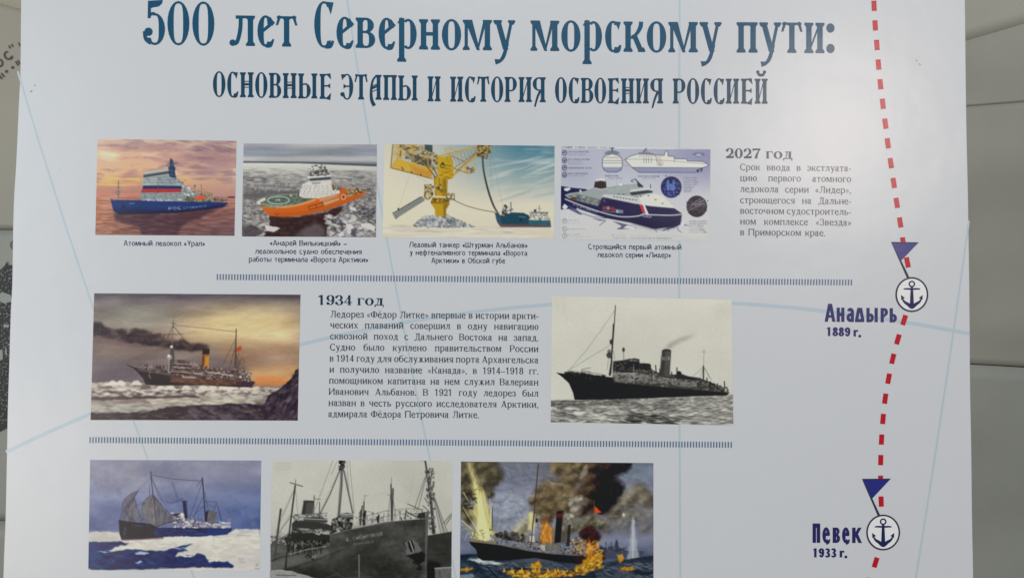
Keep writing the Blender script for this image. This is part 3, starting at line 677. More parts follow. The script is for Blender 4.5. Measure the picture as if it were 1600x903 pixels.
# ------------------------------------------------------------------ printed pictures
# Each picture is a fine grid of print dots (a colour attribute on the sheet's own mesh), painted by code.
def vnoise(w, h, fx, fy, seed):
    """Smooth value noise, fx by fy cells over the array."""
    r = np.random.RandomState(seed); nx, ny = int(fx) + 3, int(fy) + 3; g = r.rand(ny, nx)
    X = np.linspace(0, fx, w, endpoint=False); Y = np.linspace(0, fy, h, endpoint=False)
    xi, yi = X.astype(int), Y.astype(int); u, v = X - xi, Y - yi; u = u * u * (3 - 2 * u); v = (v * v * (3 - 2 * v))[:, None]
    a = g[yi][:, xi] * (1 - u) + g[yi][:, xi + 1] * u; b = g[yi + 1][:, xi] * (1 - u) + g[yi + 1][:, xi + 1] * u
    return a * (1 - v) + b * v
class Paint:
    R = 2.0                                     # samples per photograph pixel
    def __init__(s, ox, oy, sc_, x0, y0, x1, y1, bgc=(128, 128, 128), seed=1):
        """ox, oy, sc_: the frame the coordinates are written in (pixel = o + c / sc_); x0..y1 its painted extent."""
        s.o, s.z = (ox, oy), sc_; s.x0, s.y0 = x0, y0; s.k = s.R / sc_
        s.w, s.h = int((x1 - x0) * s.k) + 2, int((y1 - y0) * s.k) + 2
        s.a = np.empty((s.h, s.w, 3)); s.a[:] = bgc
        s.X, s.Y = np.meshgrid(x0 + (np.arange(s.w) + .5) / s.k, y0 + (np.arange(s.h) + .5) / s.k); s.rs = np.random.RandomState(seed); s.seed = seed
    def noise(s, cx, cy, oct=4, seed=None):
        """Fractal noise about 0, cells cx by cy wide in the picture's frame."""
        if seed is None: s.seed += 17; seed = s.seed
        o = np.zeros((s.h, s.w)); amp, tot = 1., 0.
        for i in range(oct):
            o += amp * vnoise(s.w, s.h, max(.5, s.w / s.k / cx * 2 ** i), max(.5, s.h / s.k / cy * 2 ** i), seed + i); tot += amp; amp *= .55
        return (o / tot - .5) * 2
    def grad(s, stops, axis='y'):
        c = s.Y if axis == 'y' else s.X; p = [q[0] for q in stops]
        for j in range(3): s.a[..., j] = np.interp(c, p, [q[1][j] for q in stops])
    def mix(s, m, col, a=1.0):
        m = np.clip(m * a, 0, 1)[..., None]; s.a = s.a * (1 - m) + np.asarray(col, float) * m
    def shade(s, n, amt, mask=None):
        d = (n * amt)[..., None]
        if mask is not None: d = d * mask[..., None]
        s.a = s.a + d
    def mask(s, pts, rough=0, cell=30, soft=0, seed=None):
        X, Y = s.X, s.Y
        if rough: X = X + s.noise(cell, cell, 4, seed) * rough; Y = Y + s.noise(cell, cell, 4) * rough
        P = np.asarray(pts, float); xa, ya = P.min(0) - rough * 1.2 - 3; xb, yb = P.max(0) + rough * 1.2 + 3
        i0, i1 = max(0, int((xa - s.x0) * s.k)), min(s.w, int((xb - s.x0) * s.k) + 2); j0, j1 = max(0, int((ya - s.y0) * s.k)), min(s.h, int((yb - s.y0) * s.k) + 2)
        m = np.zeros((s.h, s.w))
        if i1 <= i0 or j1 <= j0: return m
        x, y = X[j0:j1, i0:i1], Y[j0:j1, i0:i1]; acc = np.zeros(x.shape)
        for sx, sy in (((-.25, -.25), (.25, .25)) if 1 else ()):
            xx, yy = x + sx / s.k, y + sy / s.k; c = np.zeros(x.shape, bool)
            for a, b in zip(P, np.roll(P, -1, 0)):
                if a[1] == b[1]: continue
                c ^= ((a[1] > yy) != (b[1] > yy)) & (xx < (b[0] - a[0]) * (yy - a[1]) / (b[1] - a[1]) + a[0])
            acc += c
        m[j0:j1, i0:i1] = acc / 2
        return s.blur(m, soft) if soft else m
    def blur(s, m, r):
        r = max(1, int(r * s.k)); 
        for ax in (0, 1):
            for _ in range(2):
                p = np.concatenate([np.repeat(m.take([0], ax), r + 1, ax), m, np.repeat(m.take([-1], ax), r, ax)], ax); c = np.cumsum(p, ax); n = 2 * r + 1
                m = (c.take(range(n, c.shape[ax]), ax) - c.take(range(0, c.shape[ax] - n), ax)) / n
        return m
    def poly(s, pts, col, a=1., rough=0, cell=30, soft=0, tex=0, tc=(12, 12), seed=None):
        m = s.mask(pts, rough, cell, soft, seed); s.mix(m, col, a)
        if tex: s.shade(s.noise(*tc, 4), tex, m * a)
        return m
    def line(s, pts, w, col, a=1., k=0):
        P = smooth(pts, k) if k else np.asarray(pts, float); hw = w * s.k / 2
        for p, q in zip(P[:-1], P[1:]):
            p_, q_ = (p - [s.x0, s.y0]) * s.k, (q - [s.x0, s.y0]) * s.k; r = hw + 1.5
            i0, i1 = max(0, int(min(p_[0], q_[0]) - r)), min(s.w, int(max(p_[0], q_[0]) + r) + 1); j0, j1 = max(0, int(min(p_[1], q_[1]) - r)), min(s.h, int(max(p_[1], q_[1]) + r) + 1)
            if i1 <= i0 or j1 <= j0: continue
            x = np.arange(i0, i1)[None, :] + .5 - p_[0]; y = np.arange(j0, j1)[:, None] + .5 - p_[1]; d = q_ - p_; L2 = max(d.dot(d), 1e-6)
            t = np.clip((x * d[0] + y * d[1]) / L2, 0, 1); D = np.hypot(x - t * d[0], y - t * d[1])
            m = (np.clip(hw + .5 - D, 0, 1) * min(1, max(hw * 2, .35)) * a)[..., None]
            s.a[j0:j1, i0:i1] = s.a[j0:j1, i0:i1] * (1 - m) + np.asarray(col, float) * m
    def lines(s, L, w, col, a=1.):
        for p in L: s.line(p, w, col, a)
    def ell(s, cx, cy, rx, ry, col, a=1., soft=.15, ang=0.):
        R_ = max(rx, ry) * (1 + soft) + 2; i0, i1 = max(0, int((cx - R_ - s.x0) * s.k)), min(s.w, int((cx + R_ - s.x0) * s.k) + 1); j0, j1 = max(0, int((cy - R_ - s.y0) * s.k)), min(s.h, int((cy + R_ - s.y0) * s.k) + 1)
        if i1 <= i0 or j1 <= j0: return
        x, y = s.X[j0:j1, i0:i1] - cx, s.Y[j0:j1, i0:i1] - cy; c, n = math.cos(ang), math.sin(ang)
        d = np.hypot((x * c + y * n) / rx, (y * c - x * n) / ry); e = max(soft, .7 / (min(rx, ry) * s.k))
        m = (np.clip((1 + e / 2 - d) / e, 0, 1) * a)[..., None]; s.a[j0:j1, i0:i1] = s.a[j0:j1, i0:i1] * (1 - m) + np.asarray(col, float) * m
    def dabs(s, pts, n, L, w, cols, a=.7, ang=0., dang=.3, soft=.5, size=None):
        """Brush dabs scattered inside a polygon; size(x, y) scales them."""
        P = np.asarray(pts, float); m = s.mask(pts); x0, y0 = P.min(0); x1, y1 = P.max(0); k = 0; t = 0
        while k < n and t < n * 6:
            t += 1; x, y = s.rs.uniform(x0, x1), s.rs.uniform(y0, y1); i, j = int((x - s.x0) * s.k), int((y - s.y0) * s.k)
            if not (0 <= i < s.w and 0 <= j < s.h) or m[j, i] < .5: continue
            q = s.rs.uniform(.5, 1.4) * (size(x, y) if size else 1); c = np.array(cols[s.rs.randint(len(cols))]) + s.rs.uniform(-8, 8)
            s.ell(x, y, L * q, w * q, c, a * s.rs.uniform(.6, 1), soft, ang + s.rs.uniform(-dang, dang)); k += 1
    def clutter(s, pts, n, w, h, cols, a=.9):
        """Small upright rectangles inside a polygon: deck gear, windows, machinery."""
        P = np.asarray(pts, float); m = s.mask(pts); x0, y0 = P.min(0); x1, y1 = P.max(0); k = t = 0
        while k < n and t < n * 6:
            t += 1; x, y = s.rs.uniform(x0, x1), s.rs.uniform(y0, y1); i, j = int((x - s.x0) * s.k), int((y - s.y0) * s.k)
            if not (0 <= i < s.w and 0 <= j < s.h) or m[j, i] < .5: continue
            ww, hh = w * s.rs.uniform(.4, 1.5) * s.k / 2, h * s.rs.uniform(.4, 1.5) * s.k / 2; c = np.array(cols[s.rs.randint(len(cols))]) + s.rs.uniform(-10, 10)
            i0, i1, j0, j1 = max(0, int(i - ww)), int(i + ww) + 1, max(0, int(j - hh)), int(j + hh) + 1; s.a[j0:j1, i0:i1] = s.a[j0:j1, i0:i1] * (1 - a) + c * a; k += 1
    def letters(s, txt, x0, y0, x1, y1, h, col, a=.8, w=None, W=.8):
        """Sans capitals drawn with the pen, for marks printed inside a picture."""
        st = dict(w=.17, t=.15, h=0, k=.1, C=1.0, bw=1., sq=.8); n = len(txt); tot = (x1 - x0) / n
        m = np.zeros((s.h, s.w))
        for i, c in enumerate(txt):
            if c == ' ': continue
            x = x0 + tot * i; y = y0 + (y1 - y0) * i / max(1, n - 1)
            for V, Fc in glyph(c, W * tot / h, st):
                V = np.array([(x + vx * h, y - vy * h) for vx, vy in V])
                for f in Fc:
                    if len(f) >= 3: m = np.maximum(m, s.mask(V[f]))
        s.mix(m, col, a)
    def rows(s, pts, n, cols, a=.6, word=14, t=2.2, gap=5):
        """Lines of unreadably small print."""
        for i in range(n):
            y = pts[1] + (pts[3] - pts[1]) * i / max(1, n - 1); x = pts[0]; e = pts[0] + (pts[2] - pts[0]) * s.rs.uniform(.75, 1)
            while x < e:
                L = word * s.rs.uniform(.5, 1.5); L = min(L, e - x)
                xx = x
                while xx < x + L: s.line([(xx, y - t * s.rs.uniform(.4, 1.1)), (xx + t * .4, y + t * s.rs.uniform(.4, 1.1))], t * .8, cols, a * s.rs.uniform(.5, 1)); xx += t * 1.35
                x += L + gap
    def grade(s, sat=1., gam=1., piv=205.):
        g = s.a.mean(2, keepdims=True); a = np.clip(g + (s.a - g) * sat, 1, 255); s.a = piv * (a / piv) ** gam
    def grain(s, amt):
        s.a += s.rs.normal(0, amt, (s.h, s.w, 1)) 
    def build(s, quad, name, label, parent, mat):
        tl, tr, br, bl_ = [np.array(q, float) for q in quad]
        nx = int(np.linalg.norm(tr - tl)); ny = int(np.linalg.norm(bl_ - tl)); u = np.linspace(0, 1, nx + 1)[None, :, None]; v = np.linspace(0, 1, ny + 1)[:, None, None]
        P = (tl * (1 - u) + tr * u) * (1 - v) + (bl_ * (1 - u) + br * u) * v
        fx = ((P[..., 0] - s.o[0]) * s.z - s.x0) * s.k - .5; fy = ((P[..., 1] - s.o[1]) * s.z - s.y0) * s.k - .5
        A = np.clip(s.a, 0, 255)
        Ab = A.copy(); Ab[1:-1, 1:-1] = (4 * A[1:-1, 1:-1] + 2 * (A[:-2, 1:-1] + A[2:, 1:-1] + A[1:-1, :-2] + A[1:-1, 2:]) + A[:-2, :-2] + A[2:, :-2] + A[:-2, 2:] + A[2:, 2:]) / 16
        fx = np.clip(fx, 0, s.w - 1.001); fy = np.clip(fy, 0, s.h - 1.001); xi, yi = fx.astype(int), fy.astype(int); du, dv = (fx - xi)[..., None], (fy - yi)[..., None]
        C_ = (Ab[yi, xi] * (1 - du) + Ab[yi, xi + 1] * du) * (1 - dv) + (Ab[yi + 1, xi] * (1 - du) + Ab[yi + 1, xi + 1] * du) * dv
        Lc = np.clip((lin(C_) - LIFT) / np.array(KW), 0.002, .85).reshape(-1, 3)
        W3 = at_many(P.reshape(-1, 2)); W3[:, 1] = -.00015
        N_ = (nx + 1) * (ny + 1); I = np.arange(N_).reshape(ny + 1, nx + 1)
        Fq = np.stack([I[:-1, :-1], I[1:, :-1], I[1:, 1:], I[:-1, 1:]], -1).reshape(-1, 4)
        me = bpy.data.meshes.new(name); me.vertices.add(N_); me.vertices.foreach_set('co', W3.ravel()); nf = len(Fq)
        me.loops.add(nf * 4); me.loops.foreach_set('vertex_index', Fq.ravel().astype(np.int32)); me.polygons.add(nf)
        me.polygons.foreach_set('loop_start', np.arange(0, nf * 4, 4, dtype=np.int32)); me.update(calc_edges=True)
        at_ = me.color_attributes.new('print', 'FLOAT_COLOR', 'POINT'); at_.data.foreach_set('color', np.concatenate([Lc, np.ones((N_, 1))], 1).ravel().astype(np.float32))
        me.materials.append(mat); o = bpy.data.objects.new(name, me); COL.objects.link(o); o.parent = parent; tag(o, label); return to_local(o, parent)
print_m = shader('colour_print', rough=0.26, bump=0.16, coat=0.0, attr='print')
# --- 1: blue nuclear icebreaker at sunset ---------------------------------------------------------
p = Paint(140, 205, 4.104, 30, 40, 950, 690, seed=11)
p.grad([(40, (204, 180, 160)), (110, (206, 170, 146)), (200, (216, 168, 138)), (270, (222, 172, 132)), (320, (226, 176, 118)), (350, (222, 160, 110)), (412, (186, 124, 106))])
g = np.clip((p.X - 330) / 500, 0, 1); p.mix(g, (170, 142, 140), .62)
n = p.noise(260, 70, 5); p.mix(np.clip(n * 1.8, 0, 1) * (p.Y < 400), (150, 112, 118), .55); n = p.noise(240, 55, 5); p.mix(np.clip(n * 2.4 - .1, 0, 1) * (p.Y < 330), (236, 208, 178), .8); n = p.noise(120, 26, 5); p.mix(np.clip(n * 2.4 - .2, 0, 1) * (p.Y < 380), (146, 116, 122), .6)
p.dabs([(60, 130), (180, 130), (180, 165), (60, 150)], 8, 34, 6, [(238, 200, 158)], .6, .15); p.dabs([(50, 300), (340, 300), (340, 350), (50, 350)], 22, 60, 5, [(238, 190, 110), (234, 180, 104)], .5, 0, .08)
p.dabs([(560, 60), (930, 60), (930, 140), (640, 150)], 26, 42, 9, [(126, 104, 112), (140, 116, 118), (196, 172, 160)], .5, .1, .2); p.dabs([(640, 180), (930, 170), (930, 300), (700, 320)], 26, 60, 10, [(132, 104, 116), (150, 118, 124), (178, 142, 140)], .5, 0, .12)
m = p.mask([(0, 414), (960, 422), (960, 720), (0, 720)]); sea = np.zeros_like(p.a); 
for j in range(3): sea[..., j] = np.interp(p.Y, [412, 470, 560, 670], [(172, 130, 104)[0] if j == 0 else (118, 100)[j - 1], (160, 112, 98)[j], (128, 88, 82)[j], (112, 80, 78)[j]])
p.a = p.a * (1 - m[..., None]) + sea * m[..., None]
p.mix(m * np.clip((300 - p.X) / 300, 0, 1), (196, 132, 96), .6); n = p.noise(70, 9, 4); p.shade(n, 42, m); p.mix(m * np.clip((p.X - 560) / 350, 0, 1) * np.clip((p.Y - 480) / 160, 0, 1), (110, 84, 92), .5)
p.dabs([(40, 540), (330, 560), (330, 665), (40, 665)], 90, 26, 2.6, [(214, 152, 106), (120, 70, 60), (170, 110, 86)], .55, .05, .1)
p.poly([(150, 530), (560, 528), (860, 488), (700, 560), (590, 610), (560, 660), (340, 660), (320, 610), (160, 570)], (62, 42, 54), .72, rough=14, cell=40, soft=8); p.dabs([(160, 540), (600, 535), (560, 660), (320, 660)], 110, 26, 3, [(110, 76, 78), (48, 34, 46), (70, 48, 58), (140, 98, 90)], .5, .05, .1)
p.poly([(886, 418), (932, 418), (930, 430), (888, 430)], (96, 60, 64), .8)
p.poly([(133, 432), (160, 440), (380, 446), (600, 452), (800, 456), (886, 458), (888, 466), (860, 486), (760, 502), (560, 522), (380, 530), (185, 529), (160, 518), (147, 490)], (34, 56, 106)); p.poly([(147, 490), (400, 500), (700, 492), (880, 466), (860, 486), (760, 502), (560, 522), (380, 530), (185, 529), (160, 518)], (28, 38, 76), .8, soft=8)
p.poly([(180, 522), (560, 516), (860, 482), (858, 488), (560, 527), (190, 534)], (40, 28, 44), .9); p.poly([(133, 432), (162, 440), (170, 447), (140, 442)], (96, 108, 150), .7)
p.ell(219, 482, 12, 12, (28, 36, 74)); p.line([(255, 464), (288, 464)], 4, (190, 200, 220), .6)
p.letters('РОС', 506, 506, 592, 502, 18, (215, 222, 235), .9); p.letters('АТОМФЛОТ', 600, 500, 755, 488, 12, (190, 200, 220), .8)
# superstructure
p.poly([(322, 434), (330, 398), (345, 300), (520, 280), (560, 300), (600, 340), (640, 380), (700, 400), (790, 430), (800, 452), (380, 446)], (142, 152, 152), tex=9, tc=(14, 8)); p.poly([(560, 300), (600, 340), (640, 380), (700, 400), (790, 430), (795, 448), (600, 446), (596, 360)], (112, 122, 122), .8)
p.poly([(342, 268), (372, 262), (505, 240), (515, 250), (518, 282), (345, 300)], (150, 156, 154)); p.poly([(345, 282), (516, 256), (518, 272), (346, 298)], (58, 60, 66), .85); p.poly([(345, 262), (510, 240), (512, 250), (346, 276)], (176, 176, 168), .9)
p.poly([(344, 350), (450, 350), (592, 352), (594, 372), (338, 370)], (40, 46, 92)); p.poly([(336, 371), (440, 369), (594, 372), (596, 393), (330, 396)], (162, 56, 54)); p.poly([(436, 345), (446, 345), (440, 398), (430, 398)], (120, 60, 70), .6)
p.poly([(345, 302), (430, 298), (430, 345), (340, 348)], (176, 178, 176), .6)
for y0_, y1_, xa_, xb_ in ((300, 292, 344, 560), (316, 312, 342, 575), (333, 330, 340, 585), (402, 402, 328, 690), (418, 420, 326, 760), (432, 436, 324, 790)): p.line([(xa_, y0_), (xb_, y1_)], 2.6, (84, 94, 100), .6)
for y in (312, 330, 408, 424, 436): p.clutter([(330, y - 4), (600, y - 4), (620, y + 4), (330, y + 4)], 30, 7, 4, [(84, 92, 104), (110, 116, 122)], .6)
p.clutter([(350, 300), (590, 300), (600, 345), (345, 345)], 50, 8, 5, [(196, 198, 194), (140, 148, 152), (110, 120, 130)], .4); p.clutter([(590, 345), (700, 385), (700, 440), (600, 440)], 70, 12, 7, [(212, 216, 208), (120, 130, 128), (160, 170, 166), (90, 100, 100)], .7)
p.poly([(512, 290), (506, 240), (500, 232), (514, 228), (514, 186), (520, 176), (536, 186), (542, 232), (552, 236), (548, 262), (556, 305), (520, 296)], (52, 66, 92)); p.lines([[(500, 210), (566, 206)], [(494, 222), (524, 222)], [(520, 232), (552, 236)], [(524, 176), (524, 200)]], 4, (52, 62, 84)); p.clutter([(510, 190), (540, 190), (550, 300), (515, 290)], 22, 7, 5, [(90, 108, 140), (36, 44, 66)], .7)
p.line([(186, 318), (184, 432)], 5, (98, 90, 100)); p.lines([[(164, 390), (200, 388)], [(166, 400), (180, 404)], [(178, 360), (192, 360)]], 4, (110, 100, 104)); p.poly([(178, 385), (194, 385), (190, 430), (180, 430)], (120, 112, 110), .8)
p.clutter([(600, 420), (880, 430), (886, 458), (600, 452)], 90, 14, 7, [(86, 84, 76), (150, 150, 140), (60, 66, 70), (120, 112, 92)], .75); p.clutter([(680, 375), (790, 385), (790, 450), (680, 450)], 60, 12, 9, [(96, 110, 100), (150, 160, 150), (70, 80, 76), (170, 120, 80)], .75)
p.poly([(672, 424), (690, 416), (736, 416), (744, 428), (736, 438), (680, 440)], (214, 84, 52)); p.ell(675, 352, 9, 9, (120, 122, 112)); p.line([(676, 352), (676, 380)], 5, (110, 112, 106)); p.line([(716, 342), (718, 378)], 4, (100, 96, 96)); p.line([(755, 395), (784, 410)], 9, (160, 126, 80)); p.ell(770, 408, 14, 14, (150, 120, 88), .7)
p.clutter([(322, 434), (600, 440), (600, 450), (322, 446)], 50, 10, 5, [(214, 214, 206), (120, 130, 150)], .7)
p.grain(3); p.grade(1.0, 1.02); p.build([(152.6, 217.3), (369.6, 220.4), (366.3, 368.6), (149, 367)], 'printed_picture', 'sunset picture of a blue and white icebreaker', board_t, print_m)

# --- 2: orange icebreaker among floes -------------------------------------------------------------
p = Paint(370, 205, 4.104, 20, 60, 920, 700, seed=23)
p.grad([(60, (196, 192, 184)), (90, (152, 152, 156)), (120, (128, 132, 142)), (155, (138, 142, 150)), (172, (176, 176, 174)), (190, (166, 168, 168)), (200, (120, 122, 124))])
p.shade(p.noise(280, 34, 4), 26); p.mix(p.mask([(300, 60), (700, 60), (640, 120), (380, 130)], soft=40), (190, 186, 176), .5)
p.poly([(20, 193), (400, 198), (920, 212), (920, 228), (400, 208), (20, 203)], (70, 74, 80), .8, soft=2)
ice = p.mask([(20, 205), (400, 208), (920, 230), (920, 720), (20, 720)]); tmp = p.a.copy()
for j in range(3): tmp[..., j] = np.interp(p.Y, [205, 240, 300, 360, 450, 700], [(206, 204, 196)[j], (190, 188, 180)[j], (150, 147, 142)[j], (134, 130, 128)[j], (120, 116, 114)[j], (120, 114, 112)[j]])
p.a = p.a * (1 - ice[..., None]) + tmp * ice[..., None]
n = p.noise(120, 22, 5); p.mix(ice * np.clip(n * 2.5 - .2, 0, 1) * (p.Y > 250), (92, 92, 96), .7)
p.shade(p.noise(26, 9, 4), 60, ice * np.clip((p.Y - 225) / 80, 0, 1))
p.dabs([(30, 240), (900, 250), (900, 330), (30, 330)], 260, 26, 2.4, [(210, 208, 200), (130, 128, 126), (100, 100, 102), (190, 188, 180)], .5, .05, .15)
p.poly([(40, 378), (200, 368), (420, 392), (420, 440), (40, 440)], (92, 88, 90), .85, rough=16, cell=60, soft=6); p.poly([(760, 480), (890, 490), (890, 590), (800, 560)], (66, 66, 74), .85, rough=14, cell=40, soft=3)
sz = lambda x, y: .35 + max(0, (y - 300)) / 340
for reg, nn in (([(35, 430), (180, 470), (250, 560), (240, 675), (35, 675)], 420), ([(560, 480), (900, 420), (900, 675), (520, 675)], 620), ([(600, 300), (900, 320), (900, 480), (700, 500)], 380), ([(35, 320), (420, 330), (400, 380), (35, 400)], 220)):
    p.dabs(reg, nn * 2, 9, 3.6, [(192, 188, 182), (170, 166, 162), (70, 66, 68), (92, 86, 86), (206, 202, 196), (110, 104, 102), (126, 120, 116)], .55, .1, .5, .2, sz)
p.poly([(40, 620), (100, 600), (170, 640), (120, 680), (40, 680)], (70, 62, 66), .8, rough=12, soft=3)
p.poly([(215, 545), (400, 548), (560, 522), (660, 480), (690, 490), (640, 540), (590, 600), (575, 680), (170, 680), (200, 620)], (52, 34, 34), .92, rough=12, cell=40, soft=4, tex=22, tc=(30, 10)); p.poly([(370, 680), (420, 625), (500, 590), (560, 620), (570, 680)], (112, 106, 110), .6, rough=12, soft=12)
p.poly([(600, 560), (700, 560), (760, 600), (820, 680), (620, 680)], (60, 58, 66), .6, rough=22, cell=40, soft=4); p.dabs([(560, 540), (760, 540), (820, 670), (600, 675)], 90, 15, 7, [(200, 196, 192), (180, 176, 176)], .85, .2, .6, .2)
for q in ([(700, 596), (730, 594), (752, 622), (722, 636), (702, 620)], [(650, 660), (680, 640), (690, 670), (660, 678)], [(790, 590), (850, 592), (890, 612), (880, 640), (800, 612)], [(720, 484), (760, 490), (770, 512), (730, 510)], [(180, 600), (230, 610), (280, 620), (240, 645), (190, 640)]): p.poly(q, (204, 200, 196), .95, rough=4, cell=14)
# hull
p.poly([(150, 478), (240, 486), (400, 462), (530, 424), (640, 386), (695, 362), (714, 372), (714, 404), (828, 380), (832, 388), (800, 420), (700, 462), (560, 510), (430, 540), (300, 550), (225, 546), (190, 530)], (190, 96, 36)); p.poly([(190, 528), (420, 518), (560, 488), (700, 440), (828, 386), (800, 420), (700, 462), (560, 510), (430, 540), (300, 550), (225, 546)], (160, 76, 32), .6, soft=10)
p.poly([(125, 452), (160, 428), (190, 420), (330, 402), (420, 412), (520, 410), (500, 432), (380, 472), (240, 494), (160, 484), (130, 470)], (84, 98, 84)); p.shade(p.noise(14, 8, 3), 30, p.mask([(125, 452), (190, 420), (330, 402), (500, 420), (380, 472), (240, 494), (130, 470)]))
a_ = np.linspace(0, 2 * math.pi, 33); R2 = lambda cx, cy, rx, ry: [(cx + rx * math.cos(t), cy + ry * math.sin(t)) for t in a_]
p.line(R2(268, 444, 70, 24), 4, (214, 220, 210), .9); p.line(R2(268, 444, 108, 37), 2.5, (170, 180, 168), .6); p.letters('Н', 254, 450, 282, 450, 15, (236, 238, 230), .95); p.lines([[(180, 444), (360, 440)], [(268, 410), (268, 480)]], 1.6, (150, 160, 150), .6)
p.poly([(128, 455), (160, 432), (186, 428), (184, 444), (150, 458), (150, 474), (134, 468)], (206, 202, 186), .95)
for i in range(46): t = i / 45; x = 128 + 370 * t; y = 455 + (math.sin(t * 3.1) * 33 + t * -22); p.line([(x, y + 2), (x + 2, y + 13)], 3.4, (222, 214, 190), .8)
for i in range(30): t = i / 29; x = 130 + 300 * t; y = 440 - math.sin(t * 1.9) * 44 + t * 4; p.line([(x, y), (x, y + 9)], 3, (188, 184, 160), .7)
p.clutter([(340, 400), (500, 408), (490, 430), (350, 430)], 50, 8, 6, [(130, 134, 110), (60, 70, 62), (190, 184, 160)], .8)
p.poly([(400, 418), (404, 380), (420, 342), (466, 318), (604, 306), (612, 372), (668, 372), (660, 400), (530, 432), (430, 430)], (200, 196, 188), tex=14, tc=(12, 8)); p.poly([(500, 432), (508, 360), (606, 348), (612, 378), (668, 374), (660, 400)], (196, 192, 184), .6)
p.poly([(466, 300), (600, 290), (606, 312), (470, 322)], (66, 68, 72), .9); p.poly([(450, 292), (600, 280), (606, 292), (456, 304)], (214, 212, 204)); p.poly([(478, 258), (574, 250), (600, 282), (468, 292)], (78, 76, 74), .95); p.clutter([(478, 222), (572, 222), (590, 286), (470, 290)], 90, 9, 6, [(190, 186, 176), (50, 50, 54), (120, 116, 110), (214, 210, 200)], .8)
p.line([(542, 212), (540, 260)], 6, (96, 90, 88)); p.lines([[(522, 232), (572, 232)], [(566, 222), (566, 260)], [(520, 250), (520, 270)]], 4, (90, 86, 84)); p.poly([(466, 326), (560, 322), (566, 344), (470, 350)], (200, 198, 190)); p.poly([(480, 328), (540, 326), (536, 338), (484, 342)], (124, 128, 126), .7)
for y, xa, xb in ((352, 420, 610), (368, 414, 600), (386, 408, 640), (402, 430, 640), (418, 440, 560)):
    x = xa
    while x < xb: p.line([(x, y - p.rs.uniform(0, 2)), (x, y + 4)], 4, (80, 82, 88), p.rs.uniform(.4, .85)); x += p.rs.uniform(15, 34)
p.clutter([(600, 345), (700, 350), (700, 385), (620, 380)], 40, 9, 7, [(96, 66, 44), (60, 56, 54), (180, 110, 60), (150, 146, 138)], .8)
p.poly([(660, 375), (700, 362), (712, 375), (712, 430), (664, 450)], (180, 90, 38)); p.line(R2(684, 423, 13, 16), 3, (226, 214, 200), .9); p.ell(684, 423, 7, 9, (60, 60, 90), .7)
p.poly([(700, 395), (816, 374), (830, 386), (716, 422)], (66, 58, 46)); p.clutter([(700, 366), (800, 372), (826, 388), (716, 420)], 110, 9, 6, [(150, 124, 60), (48, 46, 44), (110, 104, 84), (180, 170, 140), (190, 96, 40)], .8)
for q in ([(550, 448), (654, 412), (654, 422), (552, 460)], [(556, 462), (656, 428), (656, 440), (562, 476)], [(530, 440), (640, 405), (640, 412), (532, 450)]): p.poly(q, (190, 170, 140), .8); 
p.line([(546, 456), (656, 420)], 3, (70, 50, 36), .7); p.line([(460, 484), (550, 458), (554, 480), (468, 504), (460, 484)], 3.4, (60, 44, 40), .9); p.line([(508, 470), (512, 492)], 3.4, (60, 44, 40), .9); p.line([(245, 528), (262, 540), (268, 528)], 5, (110, 60, 34), .8)
p.line([(160, 488), (300, 492), (400, 474), (530, 434)], 3, (235, 170, 110), .7)
p.grain(4); p.grade(1.05, 1.0); p.build([(380.8, 224.4), (589, 226.2), (587.5, 370.6), (377.8, 369.6)], 'printed_picture', 'picture of an orange icebreaker with a helipad among floes', board_t, print_m)

# --- 3: yellow loading tower and tanker ----------------------------------------------------------
p = Paint(590, 205, 4.104, 25, 70, 1150, 705, seed=31)
p.grad([(80, (178, 180, 172)), (180, (186, 186, 176)), (300, (198, 194, 180)), (420, (208, 200, 180)), (520, (212, 202, 180)), (620, (208, 198, 178))])
p.mix(np.clip((p.X - 380) / 520, 0, 1) * np.clip((470 - p.Y) / 400, 0, 1), (72, 118, 136), 1.0); p.mix(np.clip((330 - p.X) / 300, 0, 1), (216, 206, 178), .6)
n = p.noise(420, 60, 5); p.mix(np.clip(n * 1.9, 0, 1) * np.clip((p.X - 500) / 300, 0, 1) * (p.Y < 480), (196, 198, 192), .75); p.dabs([(740, 200), (1130, 150), (1130, 420), (760, 420)], 34, 90, 7, [(190, 196, 192), (130, 156, 164), (206, 204, 194)], .4, -.25, .15)
p.poly([(25, 600), (300, 612), (640, 620), (1150, 612), (1150, 705), (25, 705)], (206, 198, 180), 1, rough=2); p.shade(p.noise(150, 8, 4), 18, p.mask([(25, 600), (1150, 612), (1150, 705), (25, 705)])); p.dabs([(100, 600), (1000, 618), (1000, 660), (100, 650)], 60, 40, 2.2, [(160, 156, 150), (180, 176, 166)], .5, .02, .04)
# ice heap
p.poly([(222, 612), (250, 582), (300, 545), (350, 538), (372, 545), (410, 530), (440, 535), (452, 552), (500, 560), (540, 580), (630, 616), (440, 622)], (150, 152, 152), 1, rough=8, cell=20, tex=40, tc=(14, 12)); p.dabs([(230, 612), (300, 550), (440, 538), (540, 582), (620, 614)], 240, 11, 6, [(190, 190, 186), (110, 114, 118), (150, 152, 152), (206, 204, 196), (92, 96, 100)], .75, .8, .8, .2)
